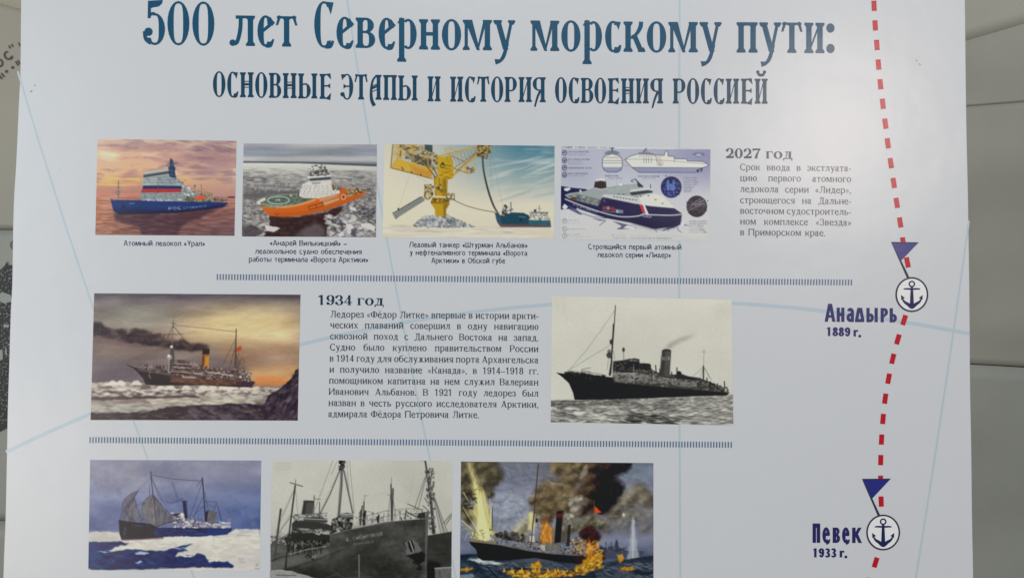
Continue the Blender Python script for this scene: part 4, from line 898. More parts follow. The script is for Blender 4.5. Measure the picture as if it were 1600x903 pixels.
# boom to lower left
p.poly([(92, 522), (112, 516), (270, 422), (286, 420), (302, 436), (296, 446), (140, 540), (122, 566), (112, 562)], (128, 130, 126)); p.line([(112, 520), (282, 422)], 5, (70, 72, 72)); p.line([(128, 552), (300, 444)], 4, (84, 86, 84))
for i in range(14): t = i / 13; x, y = 125 + 155 * t, 535 - 95 * t; p.line([(x - 5, y - 12), (x + 10, y + 9)], 3, (198, 198, 190), .8); p.line([(x + 8, y - 16), (x - 2, y + 12)], 2.5, (60, 62, 62), .6)
p.line([(206, 282), (132, 500)], 1.5, (120, 116, 104), .7); p.line([(250, 290), (330, 335)], 1.5, (120, 116, 104), .7); p.ell(133, 500, 5, 8, (50, 50, 50))
# tower
Yw = (178, 146, 40); Yd = (122, 94, 28); Dk = (62, 54, 44)
p.poly([(340, 462), (462, 466), (440, 502), (440, 548), (370, 545), (366, 500)], Yw); p.poly([(420, 466), (462, 466), (440, 502), (440, 548), (424, 548)], Yd, .7, soft=4); p.poly([(352, 425), (452, 430), (462, 470), (342, 464)], (150, 116, 34)); p.clutter([(345, 425), (460, 430), (460, 462), (345, 460)], 50, 8, 7, [(70, 56, 36), (200, 160, 50), (110, 88, 40)], .8)
p.poly([(362, 290), (448, 300), (446, 420), (372, 416)], Yw); p.poly([(415, 310), (448, 310), (446, 420), (415, 418)], Yd, .5, soft=5); p.line([(362, 290), (372, 416)], 5, Yd); p.line([(395, 300), (398, 350)], 3, Dk, .7); p.line([(430, 300), (430, 360)], 3, Dk, .7)
p.line(R2(408, 384, 8, 8), 3.4, Dk); p.line([(420, 378), (438, 378), (438, 392)], 3, Dk, .8)
p.clutter([(300, 345), (412, 345), (400, 372), (350, 420), (300, 440)], 110, 8, 8, [(96, 84, 60), (170, 150, 90), (60, 54, 46), (200, 180, 120)], .75); p.line(R2(322, 412, 22, 26), 5, (110, 96, 62), .9); p.lines([[(300, 345), (348, 345)], [(302, 345), (304, 400)], [(340, 340), (345, 400)], [(300, 372), (350, 372)]], 3, (100, 88, 60)); p.lines([[(440, 410), (492, 402)], [(492, 402), (492, 442)], [(450, 440), (496, 440)]], 4, (100, 86, 50)); p.clutter([(440, 400), (495, 404), (495, 442), (445, 440)], 30, 7, 6, [(150, 130, 60), (60, 54, 46)], .75)
# house of the crane
p.poly([(98, 84), (300, 88), (400, 160), (395, 300), (360, 300), (84, 236)], (150, 138, 104), .35); p.poly([(84, 236), (124, 182), (350, 245), (352, 272), (330, 306)], (194, 160, 72)); p.poly([(124, 182), (350, 246), (350, 262), (126, 200)], (196, 162, 50)); p.poly([(200, 215), (350, 262), (350, 300), (240, 272)], (184, 128, 60), .7, soft=6)
p.clutter([(140, 88), (300, 95), (385, 160), (385, 250), (150, 180)], 120, 16, 12, [(92, 88, 78), (140, 132, 110), (60, 62, 64), (176, 160, 110), (110, 116, 120)], .7); p.poly([(302, 86), (352, 90), (352, 145), (302, 125)], (66, 84, 86)); p.poly([(225, 150), (345, 180), (345, 240), (225, 200)], (80, 80, 78), .8, tex=30)
for a, b in [((84, 236), (98, 84)), ((124, 182), (138, 84)), ((98, 84), (250, 90)), ((110, 100), (380, 185)), ((124, 182), (388, 262)), ((84, 236), (352, 306)), ((225, 100), (235, 215)), ((320, 160), (325, 245)), ((388, 160), (388, 262)), ((125, 180), (230, 95)), ((235, 210), (320, 165)), ((235, 120), (320, 240)), ((325, 240), (388, 180)), ((230, 92), (400, 165)), ((110, 130), (150, 180)), ((150, 100), (210, 150)), ((98, 150), (140, 150)), ((84, 236), (124, 182)), ((150, 180), (160, 88))]: p.line([a, b], 5.5, (190, 150, 48) if (a[0] + b[1]) % 3 else (120, 96, 46))
p.lines([[(255, 150), (375, 300)], [(360, 240), (385, 290)]], 5, (70, 60, 46)); p.lines([[(155, 232), (165, 250)], [(215, 258), (222, 270)], [(275, 276), (280, 286)]], 6, (90, 66, 40))
p.poly([(386, 162), (412, 166), (470, 158), (488, 216), (486, 300), (455, 312), (388, 290)], (182, 152, 42)); p.poly([(400, 262), (486, 250), (486, 300), (455, 312), (400, 292)], (158, 122, 30), .7); p.lines([[(398, 266), (486, 296)], [(400, 300), (486, 262)]], 4, (226, 190, 60), .8)
p.line(R2(416, 222, 12, 14), 4.5, Dk); p.poly([(410, 205), (422, 196), (424, 216), (414, 222)], Dk); p.letters('ГАЗПРОМ', 428, 224, 476, 230, 10, Dk, .9); p.letters('НЕФТЬ', 428, 244, 470, 248, 10, Dk, .9)
# jib
for a, b, w in [((400, 160), (640, 96), 8), ((640, 96), (720, 92), 8), ((488, 282), (690, 108), 12), ((488, 240), (670, 112), 5), ((470, 158), (560, 200), 5), ((488, 240), (590, 275), 5), ((590, 275), (625, 250), 6), ((625, 250), (622, 150), 4), ((560, 200), (560, 255), 4), ((540, 262), (620, 235), 4), ((560, 255), (590, 275), 4), ((430, 120), (470, 160), 4), ((430, 120), (460, 105), 4), ((460, 105), (520, 140), 4), ((470, 100), (460, 150), 3)]: p.line([a, b], w, (186, 148, 60) if w != 5 else (130, 108, 66))
for i in range(11): t = i / 10; x = 440 + 220 * t; p.line([(x, 152 - 56 * t), (x + 18, 262 - 150 * t if t > .2 else 210)], 2.6, (140, 116, 66), .85); p.line([(x + 18, 148 - 56 * t), (x - 4, 268 - 150 * t if t > .2 else 205)], 2.2, (120, 104, 70), .7)
p.line([(498, 262), (680, 104)], 3, Dk, .8); p.clutter([(640, 92), (735, 94), (730, 130), (690, 172), (640, 160)], 120, 11, 9, [(120, 100, 60), (60, 54, 46), (176, 146, 70), (96, 90, 80)], .85); p.lines([[(640, 158), (700, 178)], [(700, 178), (712, 130)]], 5, (90, 78, 50)); p.clutter([(540, 225), (622, 235), (618, 272), (560, 262)], 34, 8, 7, [(150, 120, 60), (80, 70, 50), (196, 160, 80)], .7)
p.line([(674, 170), (682, 260), (706, 370), (740, 470), (775, 532)], 12, (44, 44, 46), 1, 6)
for i in range(44):
    t = i / 43; q = smooth([(674, 170), (682, 260), (706, 370), (740, 470), (775, 532)], 11)[i]; p.line([(q[0] - 4, q[1]), (q[0] + 4, q[1] + 3)], 2.6, (150, 148, 140), .75)
p.line([(680, 176), (690, 270), (716, 372), (748, 470), (778, 528)], 2.5, (206, 204, 194), .6, 6); p.lines([[(720, 130), (722, 400)], [(730, 130), (800, 472)], [(724, 132), (740, 380)]], 1.5, (92, 100, 104), .6); p.line([(488, 442), (560, 475), (650, 502), (752, 520)], 4, (74, 70, 64), .9, 4)
# tanker
p.poly([(750, 520), (790, 540), (832, 520), (936, 524), (970, 540), (1108, 572), (1112, 616), (790, 614), (770, 590)], (40, 72, 88)); p.poly([(750, 520), (790, 545), (800, 612), (782, 606), (762, 575)], (60, 86, 98), .8); p.poly([(768, 588), (800, 596), (1110, 604), (1112, 618), (790, 616)], (120, 82, 80), .7, soft=3); p.poly([(970, 560), (1108, 575), (1112, 606), (970, 600)], (62, 104, 116), .7, tex=20)
p.poly([(800, 500), (806, 478), (818, 470), (830, 478), (832, 540), (796, 545)], (58, 58, 58)); p.clutter([(796, 485), (868, 480), (868, 520), (800, 544)], 46, 8, 8, [(190, 188, 178), (60, 62, 64), (120, 124, 122), (216, 212, 200)], .8); p.line([(855, 456), (856, 515)], 5, (60, 66, 70)); p.line([(800, 462), (802, 490)], 4, (190, 188, 176))
p.poly([(972, 545), (980, 516), (1000, 520), (1095, 522), (1106, 572), (980, 570)], (200, 196, 180)); p.clutter([(975, 520), (1100, 524), (1104, 572), (975, 568)], 90, 9, 6, [(110, 112, 110), (222, 216, 200), (150, 150, 142), (84, 88, 92)], .7); p.poly([(985, 518), (1095, 520), (1094, 527), (985, 525)], (70, 76, 82), .8); p.line([(1036, 476), (1038, 520)], 4, (110, 108, 100)); p.line([(1024, 495), (1050, 497)], 3, (120, 116, 108)); p.poly([(1002, 502), (1018, 502), (1018, 518), (1002, 518)], (60, 70, 78)); p.ell(918, 572, 8, 9, (28, 46, 58)); p.line([(905, 548), (950, 553)], 3, (190, 200, 200), .6)
p.grain(3); p.grade(1.0, 1.05); p.build([(600.6, 225.4), (866.5, 228.2), (865.6, 372.6), (597.8, 371.2)], 'printed_picture', 'picture of a yellow loading tower beside a blue tanker', board_t, print_m)

# --- 4: infographic of the white and navy icebreaker ----------------------------------------------
p = Paint(866, 205, 4.104, 30, 85, 1015, 720, seed=41)
p.grad([(90, (170, 172, 186)), (250, (178, 180, 190)), (340, (186, 187, 194)), (560, (196, 196, 196)), (700, (192, 192, 190))]); p.mix(np.clip((p.X - 700) / 300, 0, 1) * np.clip((420 - p.Y) / 250, 0, 1), (118, 120, 158), .75); p.mix(p.mask([(560, 100), (1015, 100), (1015, 300), (700, 300)], soft=60), (128, 130, 164), .4)
p.mix(p.mask([(30, 200), (260, 230), (260, 400), (30, 400)], soft=60), (150, 152, 174), .4)
p.poly([(30, 85), (1015, 85), (1015, 117), (30, 112)], (206, 206, 200)); p.letters('НОВЕЙШИЙ АТОМНЫЙ ЛЕДОКОЛ ПРОЕКТА', 44, 108, 358, 109, 10, (36, 34, 44), .9); p.rows((770, 108, 1000, 109), 1, (90, 88, 98), .7, 60, 3)
T1, T2 = (64, 62, 84), (96, 94, 112)
for y in (140, 188, 236, 281, 577, 627, 670): p.line(R2(66, y, 14, 16), 4, T1, .9); p.clutter([(60, y - 7), (72, y - 7), (72, y + 7), (60, y + 7)], 5, 5, 4, [T1], .8)
for x0, y0, x1, n_, b in [(90, 134, 228, 1, 1), (90, 152, 196, 1, 0), (90, 182, 218, 1, 1), (90, 196, 200, 1, 0), (90, 211, 205, 1, 0), (90, 237, 232, 1, 1), (90, 273, 240, 1, 1), (90, 288, 200, 1, 0), (84, 573, 148, 1, 1), (84, 590, 180, 1, 0), (84, 629, 215, 1, 1), (84, 664, 168, 1, 1), (84, 680, 250, 1, 0), (340, 288, 420, 1, 1), (346, 302, 440, 1, 0), (536, 290, 668, 1, 1), (566, 303, 662, 1, 0), (380, 668, 460, 1, 0), (380, 684, 460, 1, 1), (488, 670, 606, 1, 0), (488, 686, 640, 1, 1), (656, 672, 820, 1, 0), (656, 687, 738, 1, 1), (326, 214, 420, 1, 0), (335, 246, 410, 1, 0), (716, 216, 795, 1, 0), (700, 250, 900, 1, 0)]:
    p.rows((x0, y0, x1 + 12, y0), 1, T1 if b else T2, .85 if b else .65, 30, 3.6 if b else 3.0, 6)
for i, y in enumerate((300, 316, 330, 344, 360, 374, 388)): p.rows((830, y, 935 if i < 4 else 895, y), 1, T1 if i > 3 else T2, .8, 40, 3.4, 6)
for i, y in enumerate((578, 592, 606, 620, 634, 648)): p.rows((866, y, 985, y), 1, T1 if i > 3 else T2, .8, 40, 3.4, 6)
for x, y in ((332, 288), (716, 288), (668, 291), (374, 666), (984, 448)): p.ell(x, y, 4, 4, T1)
# front and side elevations
o = [(308, 185), (322, 160), (372, 146), (420, 160), (437, 185), (437, 222), (428, 250), (400, 264), (345, 264), (318, 250), (308, 222)]
p.poly(o, (208, 207, 198)); p.poly([(308, 232), (437, 232), (428, 250), (400, 264), (345, 264), (318, 250)], (142, 146, 170)); p.line(o + [o[0]], 3.4, T1); p.lines([[(308, 190), (437, 190)], [(325, 170), (420, 170)], [(322, 143), (420, 143)], [(330, 135), (412, 135)], [(310, 205), (435, 205)]], 2.4, T1, .85); p.poly([(330, 135), (350, 126), (395, 126), (414, 138), (420, 150), (322, 150)], (110, 116, 132), .8); p.line([(372, 106), (372, 130)], 6, (50, 54, 74)); p.line([(360, 110), (384, 110)], 4, (50, 54, 74))
o = [(452, 183), (490, 160), (545, 146), (580, 150), (640, 152), (705, 156), (712, 130), (726, 128), (730, 160), (768, 164), (770, 178), (850, 180), (852, 192), (950, 196), (985, 212), (985, 224), (940, 238), (900, 266), (545, 266), (500, 235), (478, 212)]
p.poly(o, (210, 209, 200)); p.poly([(498, 233), (945, 236), (900, 267), (545, 267)], (138, 142, 170)); p.line(o + [o[0]], 3.2, T1); p.line([(498, 233), (945, 236)], 2.5, T1); p.line([(452, 183), (520, 180), (660, 185), (985, 212)], 2.2, T1, .7); p.line([(560, 148), (590, 112)], 6, T1); p.lines([[(575, 128), (600, 124)], [(540, 148), (640, 150)], [(650, 156), (660, 205)], [(770, 180), (770, 200)]], 2.4, T1, .8); p.lines([[(575, 172), (575, 205)], [(590, 170), (590, 205)], [(605, 170), (605, 205)], [(622, 170), (622, 205)]], 2.6, T1, .8)
for x in range(545, 700, 12): p.line([(x, 162), (x + 5, 162)], 3, T1, .7)
p.poly([(540, 138), (600, 132), (650, 150), (540, 152)], (120, 124, 136), .8); p.clutter([(660, 175), (700, 175), (700, 225), (660, 225)], 26, 8, 8, [(180, 170, 160), (150, 140, 140), (200, 190, 176)], .7); p.ell(921, 256, 9, 11, (50, 54, 84)); p.poly([(935, 238), (955, 238), (945, 262), (938, 262)], T1); p.line([(440, 220), (470, 222)], 2, T2, .7)
p.line([(888, 150), (960, 152)], 5, T1, .8); p.line([(895, 142), (955, 140)], 2.6, T1, .8); p.ell(925, 155, 18, 6, (180, 182, 196), .9); p.lines([[(908, 163), (940, 164)], [(955, 140), (960, 158)]], 2.5, T1)
# sea ice
p.poly([(42, 352), (100, 362), (200, 372), (260, 400), (140, 500), (60, 500), (42, 505)], (34, 38, 76)); p.poly([(62, 368), (96, 362), (106, 372), (84, 386), (66, 382)], (206, 208, 212)); p.poly([(50, 490), (66, 466), (90, 486), (70, 502)], (216, 218, 220))
p.poly([(42, 505), (130, 508), (260, 560), (400, 590), (560, 650), (760, 640), (900, 600), (980, 680), (42, 700)], (198, 198, 196), .6, soft=6)
for q in ([(90, 470), (140, 500), (180, 535), (160, 535), (100, 505)], [(250, 560), (320, 575), (290, 575)], [(390, 580), (470, 600), (530, 620), (440, 628), (405, 628), (440, 610)], [(640, 625), (720, 600), (800, 605), (770, 620), (700, 640)]): p.poly(q, (74, 76, 110), .8)
for q in [[(140, 515), (240, 548), (330, 560)], [(250, 560), (330, 575), (290, 605)], [(380, 580), (440, 610), (405, 628), (520, 622)], [(650, 625), (655, 648)], [(740, 610), (730, 640)], [(790, 620), (795, 636), (815, 648)], [(815, 600), (860, 606)], [(830, 580), (840, 600), (815, 605)]]: p.line(q, 3.4, (66, 66, 90), .9)
for q in ([(440, 622), (470, 604), (520, 618), (515, 626)], [(655, 628), (720, 604), (745, 612), (690, 635)], [(790, 612), (820, 585), (830, 570), (838, 598), (805, 616)]): p.poly(q, (222, 224, 226), .95)
# the ship
Nv = (46, 44, 76)
p.poly([(66, 420), (84, 404), (250, 420), (310, 424), (540, 470), (620, 482), (770, 495), (820, 530), (808, 600), (770, 614), (640, 628), (500, 590), (330, 558), (160, 500), (76, 450)], Nv); p.poly([(500, 560), (700, 580), (810, 560), (808, 600), (770, 614), (640, 628), (500, 590)], (38, 38, 64), .7, soft=12)
p.poly([(66, 410), (100, 398), (200, 384), (262, 360), (345, 360), (430, 345), (520, 340), (600, 380), (560, 470), (310, 424), (270, 478), (180, 455), (90, 430)], (150, 158, 158)); p.poly([(80, 415), (150, 402), (300, 440), (280, 482), (120, 440)], (114, 124, 122), tex=16); p.clutter([(90, 420), (150, 412), (300, 450), (285, 475), (120, 440)], 50, 14, 5, [(90, 98, 100), (176, 182, 180), (150, 120, 90), (60, 64, 72)], .7); p.poly([(100, 432), (138, 420), (140, 448), (110, 446)], (90, 58, 40), .8)
p.poly([(300, 425), (320, 405), (480, 415), (545, 430), (560, 472), (320, 422)], (190, 192, 190)); p.poly([(540, 418), (640, 400), (700, 420), (775, 495), (560, 470)], (208, 207, 198)); p.poly([(340, 376), (470, 346), (560, 352), (590, 372), (480, 400), (350, 400)], (156, 164, 162), tex=10)
for x, y in ((380, 420), (400, 424), (420, 427), (440, 430), (460, 433), (480, 436), (500, 439), (520, 442), (410, 404), (440, 405), (550, 418), (600, 414), (645, 440), (690, 464)): p.line([(x, y), (x + 9, y + 1)], 5, (50, 52, 66), .85)
p.poly([(262, 318), (300, 304), (330, 310), (336, 368), (300, 372), (254, 362)], (62, 52, 56)); p.poly([(264, 312), (300, 302), (328, 308), (330, 324), (300, 318), (262, 324)], (204, 204, 198)); p.line([(262, 366), (300, 374), (340, 366)], 5, (200, 200, 196))
p.poly([(484, 392), (490, 376), (600, 362), (632, 372), (632, 392), (600, 404), (490, 408)], (196, 198, 194)); p.poly([(486, 392), (600, 378), (632, 384), (630, 396), (500, 412), (488, 406)], (48, 50, 60), .9); p.poly([(490, 318), (520, 304), (545, 330), (575, 358), (540, 360), (528, 335), (498, 328)], (52, 58, 76)); p.poly([(496, 320), (518, 308), (536, 335), (520, 340)], (176, 180, 182)); p.ell(426, 344, 9, 8, (220, 220, 214)); p.line([(616, 342), (618, 368)], 4, (60, 60, 72)); p.ell(168, 384, 6, 8, (222, 222, 216)); p.line([(170, 392), (170, 404)], 4, (180, 180, 176))
p.line([(70, 436), (160, 472), (300, 520), (400, 545), (470, 550), (540, 544), (575, 532), (610, 536), (740, 540), (818, 534)], 6, (206, 208, 208), 1, 5)
p.poly([(545, 470), (560, 472), (586, 528), (568, 526)], (214, 60, 60)); p.poly([(566, 472), (580, 474), (606, 534), (588, 532)], (212, 212, 208)); p.poly([(530, 466), (545, 470), (568, 526), (556, 520)], Nv)
p.letters('РОСАТОМФЛОТ', 122, 478, 282, 528, 12, (214, 216, 220), .9); p.letters('ЛИДЕР', 564, 552, 628, 556, 13, (220, 222, 226), .95)
for q, c in (([(306, 492), (318, 480), (330, 484), (334, 506), (312, 504)], (150, 62, 64)), ([(332, 486), (352, 482), (360, 500), (340, 508)], (176, 130, 130)), ([(358, 490), (378, 486), (392, 500), (386, 516), (366, 512)], (146, 58, 62)), ([(390, 500), (440, 506), (444, 522), (400, 524)], (130, 134, 156)), ([(396, 510), (412, 512), (404, 524)], (214, 214, 214))): p.poly(q, c, .9)
p.line([(308, 512), (440, 526)], 3, (206, 206, 206), .7); p.lines([[(322, 430), (318, 450)], [(312, 445), (330, 455)]], 3, (190, 190, 200), .5)
p.lines([[(400, 300), (400, 345)], [(426, 300), (426, 338)]], 1.6, T2, .5)
p.ell(750, 360, 67, 69, (34, 38, 84), 1, .03); p.dabs([(690, 330), (810, 330), (805, 400), (750, 425), (695, 395)], 130, 7, 4, [(70, 84, 150), (40, 46, 100), (110, 130, 190), (26, 28, 62)], .75, .5, 1.5, .3)
for x, h_ in ((730, 60), (765, 60), (748, 36)): p.poly([(x - 9, 380), (x - 8, 380 - h_), (x, 370 - h_), (x + 8, 380 - h_), (x + 9, 380)], (110, 136, 196), .75, tex=30)
p.ell(914, 483, 66, 69, (44, 40, 52), 1, .03); p.dabs([(860, 450), (960, 430), (970, 520), (900, 545), (855, 510)], 90, 12, 3, [(70, 62, 74), (34, 30, 42), (96, 70, 70), (120, 116, 130)], .7, -.4, .6, .3); p.lines([[(852, 500), (960, 440)], [(858, 512), (975, 452)], [(900, 470), (975, 470)], [(880, 470), (950, 425)]], 3, (176, 176, 186), .85)
p.grain(2.5); p.grade(1.0, 1.05); p.build([(877.4, 229.2), (1110, 232.4), (1108.6, 377.4), (875, 374.4)], 'printed_picture', 'infographic of a navy and white icebreaker with small diagrams', board_t, print_m)

# --- 5: painting of the steamer under an amber sky ------------------------------------------------
p = Paint(130, 450, 4.106, 40, 25, 1405, 860, seed=53)
p.grad([(30, (78, 70, 78)), (70, (108, 98, 102)), (110, (132, 120, 114)), (200, (138, 126, 112)), (330, (136, 116, 104)), (440, (122, 106, 102)), (540, (112, 96, 98)), (620, (110, 98, 104))])
p.mix(p.mask([(560, 260), (760, 170), (1000, 140), (1400, 150), (1400, 420), (1000, 400), (800, 350), (600, 330)], soft=70), (218, 190, 140), .95); p.mix(p.mask([(780, 210), (1100, 160), (1300, 200), (1150, 260), (900, 280)], soft=50), (234, 214, 160), .8)
p.mix(p.mask([(1050, 500), (1400, 470), (1400, 620), (1060, 620)], soft=30), (206, 160, 104), .85); p.mix(p.mask([(1100, 560), (1340, 570), (1330, 625), (1100, 625)], soft=12), (206, 122, 64), .7)
p.mix(p.mask([(850, 380), (1400, 360), (1400, 470), (1000, 500)], soft=40), (160, 122, 96), .75); p.mix(p.mask([(60, 30), (420, 30), (560, 120), (380, 220), (60, 240)], soft=50), (112, 106, 106), .5); p.mix(p.mask([(200, 110), (540, 130), (560, 210), (260, 250)], soft=40), (146, 146, 130), .5)
n = p.noise(300, 70, 5); p.shade(n, 30); p.dabs([(50, 40), (1390, 40), (1390, 560), (50, 560)], 520, 46, 7, [(150, 134, 118), (128, 114, 108), (184, 164, 134), (140, 126, 118)], .1, -.12, .25)
p.mix(p.mask([(60, 40), (1400, 40), (1400, 60), (60, 58)], soft=16), (60, 54, 64), .6)
# smoke
for q, c, a in (([(62, 226), (110, 222), (160, 262), (230, 262), (290, 290), (340, 262), (400, 270), (440, 310), (520, 320), (560, 345), (640, 335), (700, 355), (780, 362), (806, 382), (780, 396), (700, 400), (600, 395), (480, 368), (420, 365), (300, 350), (200, 320), (62, 310)], (38, 26, 32), .95), ([(62, 300), (250, 320), (420, 370), (300, 375), (62, 345)], (96, 74, 74), .6)): p.poly(q, c, a, rough=18, cell=60, soft=9)
p.dabs([(62, 230), (160, 262), (400, 275), (540, 325), (790, 370), (780, 392), (480, 368), (300, 345), (62, 305)], 130, 24, 12, [(44, 30, 38), (78, 60, 62), (104, 82, 78), (60, 44, 50)], .45, .1, .6); p.poly([(510, 300), (600, 315), (650, 330), (560, 340), (520, 325)], (150, 130, 118), .5, rough=10, soft=8)
p.mix(p.mask([(50, 500), (300, 470), (380, 580), (50, 600)], soft=40), (88, 78, 88), .7)
# sea
m = p.poly([(40, 606), (220, 600), (420, 612), (700, 628), (1110, 634), (1270, 640), (1400, 640), (1400, 870), (40, 870)], (150, 138, 130), 1, rough=7, cell=30)
p.shade(p.noise(90, 22, 4), 55, m); p.poly([(40, 700), (300, 690), (560, 675), (800, 700), (760, 720), (400, 712), (40, 722)], (66, 52, 54), .85, rough=10, cell=40, soft=3); p.poly([(40, 735), (200, 735), (360, 760), (300, 800), (40, 800)], (140, 138, 128), .8, rough=10, soft=8)
p.poly([(40, 800), (250, 800), (430, 780), (620, 755), (800, 750), (960, 738), (1110, 748), (1180, 760), (1180, 870), (40, 870)], (52, 42, 48), .97, rough=14, cell=50, soft=2)
p.dabs([(50, 610), (400, 615), (1250, 645), (1150, 700), (900, 690), (50, 690)], 420, 24, 7, [(210, 200, 184), (186, 174, 160), (104, 88, 86), (230, 220, 204), (72, 58, 62)], .6, 0, .35, .35); p.dabs([(400, 715), (1130, 690), (1100, 735), (500, 752)], 160, 30, 7, [(206, 198, 178), (180, 170, 154), (150, 140, 130)], .7, .02, .2); p.dabs([(50, 740), (480, 740), (430, 790), (50, 795)], 90, 34, 6, [(170, 168, 156), (120, 114, 106), (196, 190, 174)], .5)
for x in (500, 560, 660, 770, 830, 900, 960, 1040, 240, 190, 340): yy = 604 if x < 400 else 634; p.poly([(x - 40, yy + 18), (x - 12, yy - 12), (x + 10, yy - 14), (x + 44, yy + 18)], (222, 212, 196), .85, rough=6, cell=16, soft=3)
p.dabs([(60, 810), (1180, 760), (1180, 845), (60, 845)], 190, 26, 4, [(34, 28, 36), (88, 74, 76), (64, 54, 60), (120, 106, 100)], .55, -.03, .25); p.dabs([(680, 760), (1130, 750), (1130, 840), (700, 840)], 110, 24, 10, [(40, 34, 44), (84, 72, 84), (108, 92, 100)], .55, .3, .6)
p.poly([(1385, 512), (1362, 520), (1350, 560), (1310, 600), (1260, 650), (1200, 680), (1160, 740), (1130, 765), (1180, 860), (1390, 860)], (52, 42, 52), 1, rough=10, cell=30); p.dabs([(1380, 530), (1350, 580), (1260, 665), (1170, 750), (1200, 850), (1380, 850)], 260, 20, 9, [(36, 28, 38), (80, 66, 78), (60, 50, 62), (104, 86, 92)], .6, -.7, .6)
# hull
p.poly([(265, 480), (275, 484), (330, 505), (372, 516), (560, 545), (700, 562), (1000, 585), (1104, 600), (1080, 636), (980, 634), (760, 622), (480, 626), (400, 618), (385, 580), (350, 540), (320, 512), (290, 498)], (44, 30, 38)); p.poly([(560, 560), (1000, 590), (1104, 602), (1085, 630), (700, 618), (560, 600)], (104, 72, 58), .85, soft=8, tex=34, tc=(20, 10)); p.dabs([(560, 575), (1000, 592), (1080, 625), (700, 615), (560, 600)], 70, 16, 3, [(150, 110, 80), (70, 48, 44), (120, 84, 64)], .5, .05, .2); p.poly([(980, 600), (1104, 602), (1080, 636), (980, 632)], (60, 46, 58), .9); p.poly([(340, 515), (560, 548), (560, 562), (360, 530)], (112, 96, 92), .7)
p.line([(265, 480), (330, 506), (560, 545), (1000, 588)], 3, (180, 160, 140), .5); p.lines([[(430, 535), (420, 565)], [(425, 560), (435, 580)]], 5, (150, 140, 130), .7)
p.poly([(565, 462), (640, 460), (680, 475), (700, 500), (840, 515), (990, 530), (1060, 545), (1076, 595), (700, 575), (566, 560)], (84, 66, 66), .95); p.clutter([(566, 464), (680, 476), (840, 512), (1060, 545), (1076, 595), (700, 578), (566, 560)], 360, 12, 5, [(150, 134, 120), (50, 38, 42), (96, 78, 74), (176, 160, 142), (66, 50, 52), (130, 100, 82)], .6)
for y0, y1 in ((482, 490), (505, 512), (532, 545)): p.line([(566, y0), (700, y1)], 5, (196, 180, 160), .6); p.line([(566, y0 + 10), (690, y1 + 10)], 6, (44, 34, 38), .7)
for q in ([(710, 545), (760, 552)], [(800, 540), (880, 548)], [(890, 552), (960, 560)], [(640, 570), (720, 574)]): p.line(q, 9, (196, 184, 168), .75)
p.clutter([(350, 492), (560, 500), (560, 545), (400, 530)], 60, 7, 10, [(70, 54, 56), (140, 124, 114), (50, 40, 44)], .75); p.clutter([(1000, 540), (1078, 545), (1070, 600), (1000, 590)], 40, 9, 8, [(206, 196, 180), (90, 74, 76), (150, 136, 126)], .8)
p.poly([(766, 388), (810, 388), (806, 516), (758, 510)], (186, 128, 54)); p.poly([(766, 388), (812, 388), (810, 425), (764, 425)], (44, 34, 38)); p.poly([(764, 425), (782, 425), (776, 512), (758, 510)], (84, 50, 34), .85, soft=4); p.poly([(770, 425), (806, 425), (804, 440), (768, 440)], (150, 84, 40), .7)
# masts and rigging
D5 = (56, 46, 48)
p.line([(578, 206), (572, 380), (566, 460)], 6, (112, 102, 96)); p.poly([(556, 420), (566, 370), (580, 370), (588, 460), (560, 535), (544, 520)], (74, 66, 66), .85); p.ell(567, 376, 9, 9, (206, 200, 188)); p.ell(553, 442, 17, 18, (150, 144, 136)); p.ell(550, 436, 8, 9, (216, 212, 200)); p.line([(552, 460), (548, 540)], 5, (176, 166, 150)); p.lines([[(514, 298), (640, 296)], [(562, 226), (596, 226)], [(520, 298), (520, 318)], [(575, 240), (640, 318)], [(578, 240), (540, 320)]], 3.4, D5, .85); p.lines([[(575, 300), (612, 330)], [(575, 260), (600, 296)], [(612, 298), (612, 330)], [(628, 298), (628, 322)]], 3, (196, 186, 166), .7)
p.line([(580, 236), (780, 258), (980, 280)], 2.6, D5, .7, 4); p.line([(982, 264), (976, 530)], 6, D5); p.lines([[(978, 320), (884, 520)], [(980, 330), (940, 528)], [(974, 400), (1010, 530)], [(972, 400), (930, 530)], [(1022, 440), (975, 530)], [(1022, 440), (985, 520)], [(1030, 445), (1032, 540)], [(980, 420), (1035, 540)], [(975, 350), (1005, 440)]], 2.8, (70, 58, 58), .75); p.poly([(974, 390), (984, 390), (1000, 528), (960, 528)], (90, 72, 66), .5)
p.poly([(982, 386), (1000, 376), (1018, 370), (1012, 402), (984, 404)], (176, 72, 42)); p.lines([[(268, 482), (420, 370)], [(330, 490), (560, 420)], [(350, 500), (545, 330)]], 1.6, (96, 82, 82), .45); p.lines([[(730, 500), (735, 570)], [(744, 460), (744, 500)], [(855, 480), (852, 520)], [(828, 485), (830, 515)], [(668, 452), (668, 490)]], 4, (120, 104, 94), .85); p.dabs([(700, 490), (1060, 530), (1060, 545), (700, 515)], 60, 5, 5, [(60, 46, 48), (160, 146, 132)], .8)
p.line([(776, 124), (824, 126)], 4, (90, 84, 82), .4); p.grain(6); p.grade(.98, 1.03, 215); p.build([(147.3, 458.2), (469.6, 460.4), (465.2, 656.8), (141.6, 655.8)], 'printed_picture', 'painting of a smoking steamer on icy sea under an amber sky', board_t, print_m)

